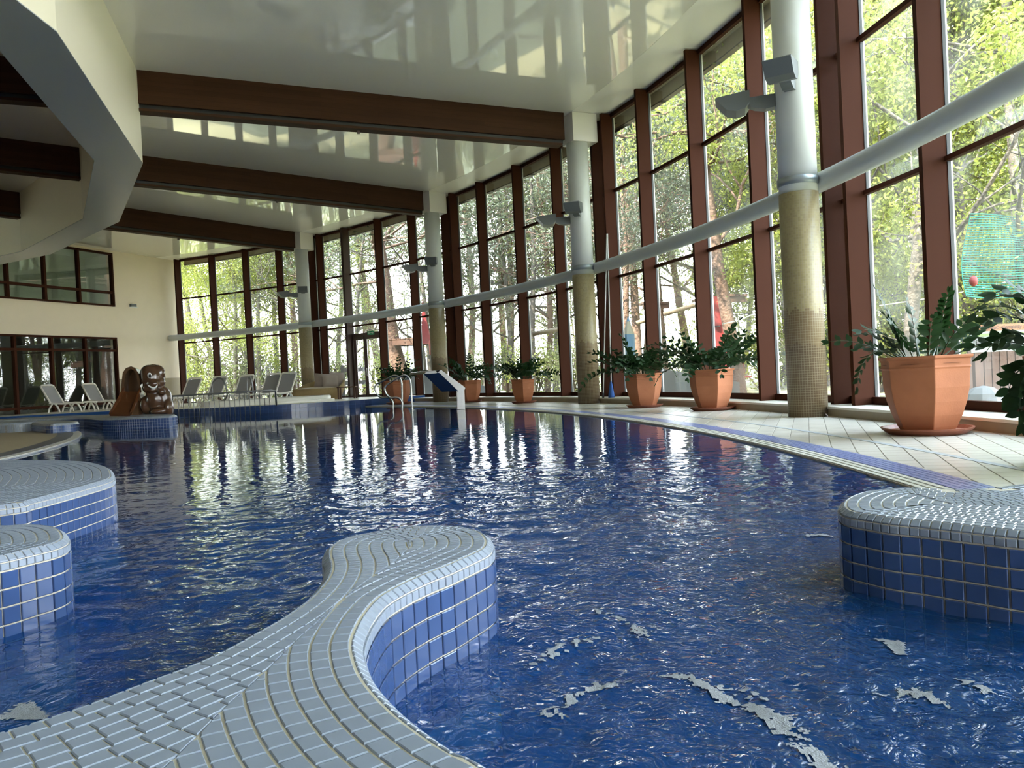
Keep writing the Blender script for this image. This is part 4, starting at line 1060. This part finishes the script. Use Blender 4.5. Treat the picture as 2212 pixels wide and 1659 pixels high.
# ------------------------------------------------------------------ outside: trees
def where(px_, dist):
    """which pane a thing outside is seen through, in words"""
    X = (px_-1106)/F*dist; best = None
    for t in np.linspace(0, 1, 400):
        x, y = X*t, dist*t
        if math.hypot(x-OX, y-OY) > 30.9:
            a = math.degrees(math.atan2(y-OY, x-OX)); k = int((a-COLS[0])//ZB); q = int(((a-COLS[0]) % ZB)/ZB*4)
            col = {2: 'the frame edge', 3: 'the thickest column', 4: 'the column by the poles', 5: 'the column behind the spout', 6: 'the column behind the daybed'}
            return 'pane %s past %s' % (('one', 'two', 'three', 'four')[q], col.get(k, 'the near end'))
    return 'the far panes'
used_l = {}
def uniq(base, px_, dist):
    k = (base, where(px_, dist)); used_l[k] = used_l.get(k, 0)+1
    return base+(', ', ', farther back, ', ', third one, ', ', fourth one, ')[min(used_l[k]-1, 3)]+k[1]

def branch(mb, p, d, r, L, lev, tips, n=5, bend=.25, up=.1, kids=4, segs=4):
    pts = [Vector(p)]; rs = [r]; d = Vector(d).normalized()
    for i in range(segs):
        d = (d+Vector((random.uniform(-bend, bend), random.uniform(-bend, bend), random.uniform(-bend, bend)+up))).normalized()
        pts.append(pts[-1]+d*L/segs); rs.append(r*(1-.55*(i+1)/segs))
    mb.tube(pts, rs, n, cap=False)
    if lev <= 1: tips += pts[1:]
    if lev == 0: return
    for k in range(kids):
        t = random.uniform(.35, 1); i = min(int(t*segs), segs-1); q = lerp(pts[i], pts[i+1], t*segs-i); rr = rs[i]*.62
        o = (d.orthogonal().normalized()); o.rotate(Matrix.Rotation(random.uniform(0, 2*PI), 3, d))
        nd_ = (d*.55+o*random.uniform(.6, 1.1)).normalized()
        branch(mb, q, nd_, rr, L*random.uniform(.5, .72), lev-1, tips, max(3, n-1), bend, up, kids, segs)
def leaves(tips, cnt, size, rad, flat=.6, long=1.):
    mb = MB(); T = [tips[i] for i in rng.integers(0, len(tips), cnt)]
    for p in T:
        c = p+Vector(rng.normal(0, rad, 3)); a = Vector(rng.normal(0, 1, 3)).normalized(); b = a.cross(Vector(rng.normal(0, 1, 3))+Vector((0, 0, flat))).normalized(); s_ = size*rng.uniform(.6, 1.3)
        mb.add([c-a*s_*long, c+b*s_*.45, c+a*s_*long, c-b*s_*.45], [(0, 1, 2, 3)])
    return mb
def decid(seed, H=13, lean=.05, low=.15, nleaf=9000, lsz=.16, lrad=.35):
    random.seed(seed); mb = MB(); tips = []; pts = [Vector((0, 0, -.4))]; rs = [.16]; d = Vector((lean, 0, 1)).normalized()
    for i in range(10):
        d = (d+Vector((random.uniform(-.09, .09), random.uniform(-.09, .09), .05))).normalized(); pts.append(pts[-1]+d*H/10); rs.append(.16*(1-.085*(i+1)))
    mb.tube(pts, rs, 8, cap=False)
    for k in range(22):
        t = random.uniform(low, 1)*9.9; i = int(t); q = lerp(pts[i], pts[i+1], t-i); a = random.uniform(0, 2*PI); el = random.uniform(.05, .9)
        branch(mb, q, (math.cos(a), math.sin(a), el), rs[i]*.42, H*random.uniform(.18, .34), 3, tips, 5, .30, .05, 3, 4)
    return mb.mesh('trunk', M['bark'], True), leaves(tips, nleaf, lsz, lrad)
def pine(seed, H=16, lean=.1, nleaf=15000):
    random.seed(seed); mb = MB(); tips = []; pts = [Vector((0, 0, -.4))]; rs = [.20]; d = Vector((lean, 0, 1)).normalized()
    for i in range(12):
        d = (d+Vector((random.uniform(-.07, .07), random.uniform(-.07, .07), .03))).normalized(); pts.append(pts[-1]+d*H/12); rs.append(.20*(1-.065*(i+1)))
    mb.tube(pts, rs, 9, cap=False)
    for k in range(20):
        t = random.uniform(.28, 1)*11.9; i = int(t); q = lerp(pts[i], pts[i+1], t-i); a = random.uniform(0, 2*PI)
        branch(mb, q, (math.cos(a), math.sin(a), random.uniform(-.1, .6)), rs[i]*.38, H*random.uniform(.14, .28), 3, tips, 5, .42, .04, 3, 4)
    return mb.mesh('trunk', M['pinebark'], True), leaves(tips, nleaf, .06, .17, .2, 1.3)
protos = []
for s_, kind in ((1, 'y'), (2, 'y'), (3, 'g'), (4, 'g')):
    tm_, lf = decid(s_, 13+s_, nleaf=64000 if kind == 'y' else 15000, lsz=.058 if kind == 'y' else .055, lrad=.30)
    protos.append((tm_, lf.mesh('foliage', M['leafy'] if kind == 'y' else M['leafg'])))
for s_ in (11, 12, 13):
    tm_, lf = pine(s_, 16, .1+.03*(s_-11)); protos.append((tm_, lf.mesh('foliage', M['needle'])))
tm_, lf = decid(21, 15, low=.3, nleaf=900, lsz=.10); protos.append((tm_, lf.mesh('foliage', M['leafg'])))      # nearly bare tree
def tree(px_, dist, proto, sc=1., rz=None, label=None, lean=0.):
    X = (px_-1106)/F*dist; r_ = math.hypot(X-OX, dist-OY)
    rm_ = 31.4+(4.6 if proto < 2 else 3.6)*sc if not label else 33.0
    if r_ < rm_:                       # keep the crown clear of the glass
        k = rm_/r_; X = OX+(X-OX)*k; dist = OY+(dist-OY)*k
    t = link('tree', protos[proto][0]); t.location = (X, dist, -.15); t.rotation_euler = (0, lean, random.uniform(0, 6.28) if rz is None else rz); t.scale = (sc,)*3
    tag(t, label or uniq({0: 'yellow green tree', 1: 'yellow green tree', 2: 'green tree', 3: 'green tree', 7: 'nearly bare tree'}.get(proto, 'reddish pine'), (X/dist)*F+1106, dist), 'tree', 'woodland trees beyond the glass')
    f_ = link('foliage', protos[proto][1], t); tag(f_, kind='stuff')
    return t
random.seed(99)
tree(1955, 15.5, 3, .9, 1.0, 'forked grey tree behind the thickest column side, seen between two brown fins')
tree(1600, 21, 4, 1., 3.2, 'leaning pine just beyond the planter by the thickest column')
tree(885, 35, 5, 1.15, 3.0, 'thick leaning pine carrying a timber platform').scale = (2., 2., 1.15)
for px_, d, p, s_ in [(2100, 19, 0, 1.0), (1890, 20, 1, 1.0), (2240, 15, 1, .9), (2330, 19, 0, 1.), (2010, 24, 0, 1.1), (1790, 25, 1, 1.), (2150, 28, 7, 1.1), (1840, 30, 6, 1.),
                      (1700, 28, 0, .9), (1650, 32, 5, 1.), (1560, 30, 3, 1.), (1500, 34, 4, 1.), (1440, 30, 6, .9), (1380, 28, 4, .95), (1330, 36, 2, 1.), (1270, 34, 5, 1.), (1200, 36, 3, 1.1), (1150, 33, 7, 1.), (1100, 38, 4, 1.), (1050, 36, 2, 1.), (1010, 42, 6, 1.1),
                      (960, 45, 3, 1.1), (930, 38, 2, .9), (830, 44, 4, 1.2), (790, 48, 6, 1.2), (730, 44, 3, 1.1), (700, 50, 5, 1.2), (640, 42, 4, 1.), (600, 44, 7, 1.1), (560, 40, 1, .9), (510, 40, 0, .95), (470, 44, 1, 1.), (440, 42, 1, 1.), (405, 44, 0, 1.1), (535, 47, 0, 1.), (920, 37, 3, .9), (1324, 38.5, 1, .9), (1609, 41, 3, 1.), (1638, 41, 1, .9), (1950, 43, 1, 1.), (1106, 36, 2, .9), (1792, 44, 2, 1.), (2104, 42, 0, 1.1), (2112, 50, 4, 1.1), (1700, 52, 3, 1.1), (1900, 48, 5, 1.1), (2000, 36, 1, 1.), (2300, 44, 3, 1.1), (1180, 34, 6, .8), (1340, 26, 4, .7), (1520, 27, 2, .7), (2200, 22, 1, .9), (2080, 21, 0, .8), (1930, 26, 1, .9), (2350, 26, 1, 1.), (1860, 34, 0, 1.), (2450, 34, 0, 1.1), (1090, 44, 5, 1.1), (1390, 40, 5, 1.1), (700, 40, 2, .9), (760, 38, 3, .8)]:
    tree(px_, d, p, s_)
for k in range(16):
    a = 380+k*125+random.uniform(-50, 50); d = random.uniform(52, 75); tree(a, d, random.choice([2, 3, 7, 5, 6, 7]), random.uniform(.6, .9))
# trees that only the inner window and the ceiling mirror, and that shade the front beyond the frame
for a_, r_, p in [(-8, 37, 0), (-16, 36, 1), (-25, 38, 3), (-35, 37, 0), (-3, 43, 2), (-20, 45, 5)]:
    q = pol(a_, r_); t = link('tree', protos[p][0]); t.location = (q.x, q.y, -.15); t.rotation_euler = (0, 0, a_); tag(t, 'leafy woodland tree outside the near end of the hall', 'tree', 'woodland trees beyond the near end')
    tag(link('foliage', protos[p][1], t), kind='stuff')
# bushes low down
bm_tips = []
random.seed(5); bmb = MB()
for k in range(16):
    a = random.uniform(0, 2*PI); branch(bmb, (random.uniform(-.3, .3), random.uniform(-.3, .3), -.1), (math.cos(a)*.6, math.sin(a)*.6, 1), .035, 1.7, 1, bm_tips, 4, .2, .05, 5, 4)
bst = bmb.mesh('stems', M['bark'], True); blf = leaves(bm_tips, 3600, .055, .24).mesh('foliage', M['leafy']); blg = blf.copy(); blg.materials[0] = M['leafg']
for k, (px_, d, s_) in enumerate([(2000, 18, 1.), (1900, 19, 1.), (2180, 19, 1.2), (1660, 25, 1.), (1240, 32, 1.), (1160, 34, 1.1), (1060, 38, 1.2), (850, 42, 1.3), (740, 42, 1.3), (600, 42, 1.4), (520, 41, 1.5), (450, 42, 1.5), (1320, 42, 1.2), (1480, 42, 1.2), (1800, 32, 1.4)]):
    X = (px_-1106)/F*d; r_ = math.hypot(X-OX, d-OY)
    rb_ = 31.3+1.9*s_
    if r_ < rb_: X, d = OX+(X-OX)*rb_/r_, OY+(d-OY)*rb_/r_
    t = link('bush', bst); t.location = (X, d, -.15); t.scale = (s_,)*3; t.rotation_euler = (0, 0, k*1.7)
    tag(t, uniq('low spring green bush', (X/d)*F+1106, d), 'bush', 'bushes beyond the glass'); tag(link('foliage', blf if k % 2 else blg, t), kind='stuff')

# ------------------------------------------------------------------ outside: rope park
pf = thing('tree_platform', 'brown timber platform round the thick leaning pine', 'platform')
q = V(885, 742, 34.6)
for k in range(9): MB().box((q.x+(k-4)*.19, q.y, q.z+.18), (.17, 1.5, .05)).build('plank', M['wood'], pf)
for dy in (-.7, .7): MB().box((q.x, q.y+dy, q.z+.02), (1.75, .12, .22)).build('joist', M['wood'], pf)
fl_ = MB(); a_, b_, c_ = V(912, 648, 31.5), V(910, 742, 31.5), V(931, 742, 31.6); fl_.add([a_, b_, c_]+[p+Vector((.02, .05, 0)) for p in (a_, b_, c_)], [(0, 1, 2), (5, 4, 3), (0, 3, 4, 1), (1, 4, 5, 2), (2, 5, 3, 0)])
tag(fl_.build('red_sail', M['red']), 'red triangular sail beside the column behind the spout', 'sail')
tag(MB().lathe([(.10, -.28), (.12, -.25), (.12, .25), (.08, .28)], 16, tuple(V(933, 751, 30.5))).build('padding_tube', M['orange'], None, True), 'bright orange red padding tube outside by the same column', 'padding')
pc = thing('pencil_post', 'light blue pencil shaped post with a cream sharpened tip outside', 'post', (V(1362, 800, 22).x, 22, 0))
zt_ = V(1361, 683, 22).z; zs_ = V(1361, 722, 22).z
MB().lathe([(.16, -.2), (.16, zs_)], 6).build('shaft', M['blue'], pc); MB().lathe([(.16, zs_), (.055, zt_-.15)], 6, cap=False).build('sharpened_tip', M['tip'], pc); MB().lathe([(.055, zt_-.15), (.003, zt_)], 6).build('lead', M['blue'], pc)
for lb, pts, r_ in (('pale balance log slung between trees, the higher one', [(1434, 679), (1500, 660)], .07), ('pale balance log slung beside the pencil post', [(1375, 698), (1412, 686)], .07), ('horizontal branch-like log beyond the lone planter', [(1150, 722), (1215, 710)], .07)):
    tag(MB().tube([V(*pts[0], 24), V(*pts[1], 24)], r_, 8).build('balance_log', M['paleplank'], None, True), lb, 'log')
for lb, x0, x1, y0, d in (('short brown platform high beyond the middle planter', 1384, 1441, 656, 26), ('brown platform joined to the red post outside', 1563, 1606, 640, 23), ('small brown platform at the tree beyond the third fin', 1500, 1518, 648, 26)):
    t = thing('rope_platform', lb, 'platform'); a_, b_ = V(x0, y0, d), V(x1, y0, d)
    for k in range(5): m0 = lerp(a_, b_, (k+.5)/5); MB().box(m0, ((b_.x-a_.x)/5*.92, .8, .06)).build('plank', M['wood'], t)
    m0 = lerp(a_, b_, .5); MB().box((m0.x, m0.y-.3, m0.z-.12), (b_.x-a_.x, .1, .16)).build('joist', M['wood'], t)
rp = thing('climbing_post', 'tall faded red post with a dark hole beyond the glass', 'post', (V(1557, 800, 23).x, 23, 0)); zz_ = V(1557, 640, 23).z; z2 = V(1566, 580, 23).z
MB().box((0, 0, zz_/2-.1), (.40, .35, zz_+.2)).build('board', M['red'], rp); MB().box((.13, 0, (zz_+z2)/2), (.10, .10, z2-zz_)).build('stake', M['red'], rp); MB().lathe([(.09, 0), (.09, .02)], 16, (-.1, -.19, zz_-.9)).build('hole', M['black'], rp)
rbx = MB(); q = V(1598, 798, 22.5); rbx.box(q, (.22, .2, .40)); rbx.box(q-Vector((0, 0, .22)), (.55, .4, .05)); rbx.build('red_box', M['red'])
tag(bpy.data.objects['red_box'], 'dull red box on a plank low beyond the planter', 'box')
cw = MB(); a_, b_ = V(1443, 842, 20.5), V(1500, 846, 20.5); cw.add([(a_.x-.3, a_.y, -.2), (b_.x+1.2, b_.y, -.2), (b_.x+1.2, b_.y, .25), (a_.x-.3, a_.y, .75), (a_.x-.3, a_.y+.3, -.2), (b_.x+1.2, b_.y+.3, -.2), (b_.x+1.2, b_.y+.3, .25), (a_.x-.3, a_.y+.3, .75)], [(0, 1, 2, 3), (7, 6, 5, 4), (3, 2, 6, 7), (0, 3, 7, 4), (1, 5, 6, 2)])
tag(cw.build('concrete_ramp', M['concrete']), 'grey sloping concrete ramp wall outside, low between two planters', 'ramp')
cw = MB(); a_ = V(890, 800, 31); cw.add([(a_.x-.3, a_.y, -.2), (a_.x+3.2, a_.y, -.2), (a_.x+3.2, a_.y, .25), (a_.x-.3, a_.y, 1.25), (a_.x-.3, a_.y+.3, -.2), (a_.x+3.2, a_.y+.3, -.2), (a_.x+3.2, a_.y+.3, .25), (a_.x-.3, a_.y+.3, 1.25)], [(0, 1, 2, 3), (7, 6, 5, 4), (3, 2, 6, 7), (0, 3, 7, 4), (1, 5, 6, 2)])
tag(cw.build('concrete_ramp', M['concrete']), 'grey sloping concrete ramp wall outside, behind the steel spout', 'ramp')
fn = thing('timber_railing', 'dark grey timber railing outside by the door', 'railing'); 
for x in (742, 756, 770): 
    p = V(x, 840, 31); MB().box((p.x, p.y, .65), (.12, .12, 1.6)).build('post', M['greyplank'], fn)
for y_ in (800, 828):
    a_, b_ = V(738, y_, 31), V(795, y_-3, 31); MB().bar(a_, b_, .06, .16).build('rail_board', M['greyplank'], fn)
for lb, pts in (('thin pale rope crossing high beyond the thickest planter', [(1900, 660), (2050, 637), (2212, 600)]), ('thin pale rope sagging beyond the leaning pine', [(1560, 700), (1600, 690), (1650, 668)])):
    tag(MB().tube(smoothpath([V(x, y, 17) for x, y in pts], 4), .012, 5).build('rope', M['rope'], None, True), lb, 'rope')

# teal net, sign and board fence beyond the last visible pane
nt_ = MB(); NX, NZ = 46, 34
def netp(u, v):
    a = V(2088+u*330, 640-v*175+10*math.sin(3*u)-18*u, 13.5+.9*math.sin(2.4*u)); a.y += .15*math.sin(9*u+4*v); return a
for i in range(NX+1): nt_.tube([netp(i/NX, j/8) for j in range(9)], .006, 4, cap=False)
for j in range(NZ+1): nt_.tube([netp(i/16, j/NZ) for i in range(17)], .013, 4, cap=False)
tag(nt_.build('safety_net', M['teal']), 'teal safety net hanging beyond the pane by the frame edge', 'net', kind='stuff')
rk = V(2103, 607, 12.8); tag(MB().ball(rk, (.07, .06, .09), 12, 8).build('red_pulley', M['red'], None, True), 'small red pulley hanging beside the teal net', 'pulley')
sn = thing('sign_board', 'outdoor sign board with orange header and safety pictograms, behind the hanging leaves', 'sign')
S0, S1 = V(2096, 703, 11.6), V(2330, 692, 11.6); T0, T1 = V(2096, 762, 11.6), V(2330, 751, 11.6)
ux = (S1-S0).normalized(); uz = Vector((0, 0, 1)); Hs = (S0-T0).length; Ls = (S1-S0).length
def srect(x0, x1, z0, z1, d, name, m):        # metres along the sign, down from its top edge
    c = S0+ux*((x0+x1)/2)-uz*((z0+z1)/2)+Vector((0, -d, 0)); mb = MB(); h = ux*(x1-x0)/2; v = uz*(z1-z0)/2; b = Vector((0, .012, 0))
    mb.add([c-h-v, c+h-v, c+h+v, c-h+v, c-h-v+b, c+h-v+b, c+h+v+b, c-h+v+b], [(0, 1, 2, 3), (7, 6, 5, 4), (0, 4, 5, 1), (1, 5, 6, 2), (2, 6, 7, 3), (3, 7, 4, 0)]); return mb.build(name, m, sn)
k_ = 11.6/F
srect(0, Ls, 0, Hs, 0, 'board', M['signw']); srect(0, Ls, 0, 14*k_, .013, 'header', M['signo'])
srect(.02, 86*k_, 19*k_, 25*k_, .013, 'title_bar', M['signg']); srect(102*k_, 180*k_, 19*k_, 25*k_, .013, 'title_bar', M['signg'])
def text(s_, c, size, m, parent, name='lettering'):
    cu = bpy.data.curves.new(name, 'FONT'); cu.body = s_; cu.size = size; cu.extrude = .002; cu.align_x = 'LEFT'; cu.align_y = 'CENTER'; cu.materials.append(m)
    tmp = bpy.data.objects.new(name, cu); me = bpy.data.meshes.new_from_object(tmp); bpy.data.objects.remove(tmp); o = bpy.data.objects.new(name, me); COL.objects.link(o); o.parent = parent; o.location = c; o.rotation_euler = (PI/2, -math.atan2(ux.z, ux.x) if False else 0, math.atan2(ux.y, ux.x)); return o
text('Używać elementy za', S0+ux*(18*k_)-uz*(7*k_)+Vector((0, -.03, 0)), .085, M['signt'], sn)
for kx in (0, 1, 2, 3, 5, 6):
    c = S0+ux*((14+25*kx)*k_)-uz*(38*k_)+Vector((0, -.02, 0)); R0 = 9.5*k_
    mb = MB(); mb.tube([c+ux*R0*math.cos(a)+uz*R0*math.sin(a) for a in np.linspace(0, 2*PI, 25)], .006, 4, cap=False); mb.build('pictogram_ring', M['signp'], sn)
    mb = MB()
    for s_ in (-1, 1):
        mb.tube([c+ux*s_*R0*.12-uz*R0*.75, c+ux*s_*R0*(.2+.08*kx)-uz*R0*.1, c+ux*s_*R0*.35+uz*R0*.4, c+ux*s_*R0*.1+uz*R0*.55], .009, 4)
    mb.tube([c-ux*R0*.05+uz*R0*.5, c-ux*R0*.05-uz*R0*.4], .007, 4); mb.build('pictogram', M['greyplank'], sn)
for x in (.1, Ls-.3): q = S0+ux*x; MB().box((q.x, q.y+.06, q.z/2-.1), (.08, .08, q.z+.1)).build('post', M['wood'], sn)
bf = thing('board_fence', 'low brown board fence under the outdoor sign', 'fence')
for k in range(14): q = V(2100+k*17, 820, 12.4); MB().box((q.x, q.y, .38+.03*(k % 3)), (.11, .03, 1.0)).build('board', M['wood'], bf)
tag(MB().ball((V(2125, 870, 11.5).x, 11.5, 0), (.3, .25, .24), 9, 6).build('grey_tarpaulin', M['concrete']), 'crumpled grey tarpaulin on the ground under the sign', 'tarpaulin')
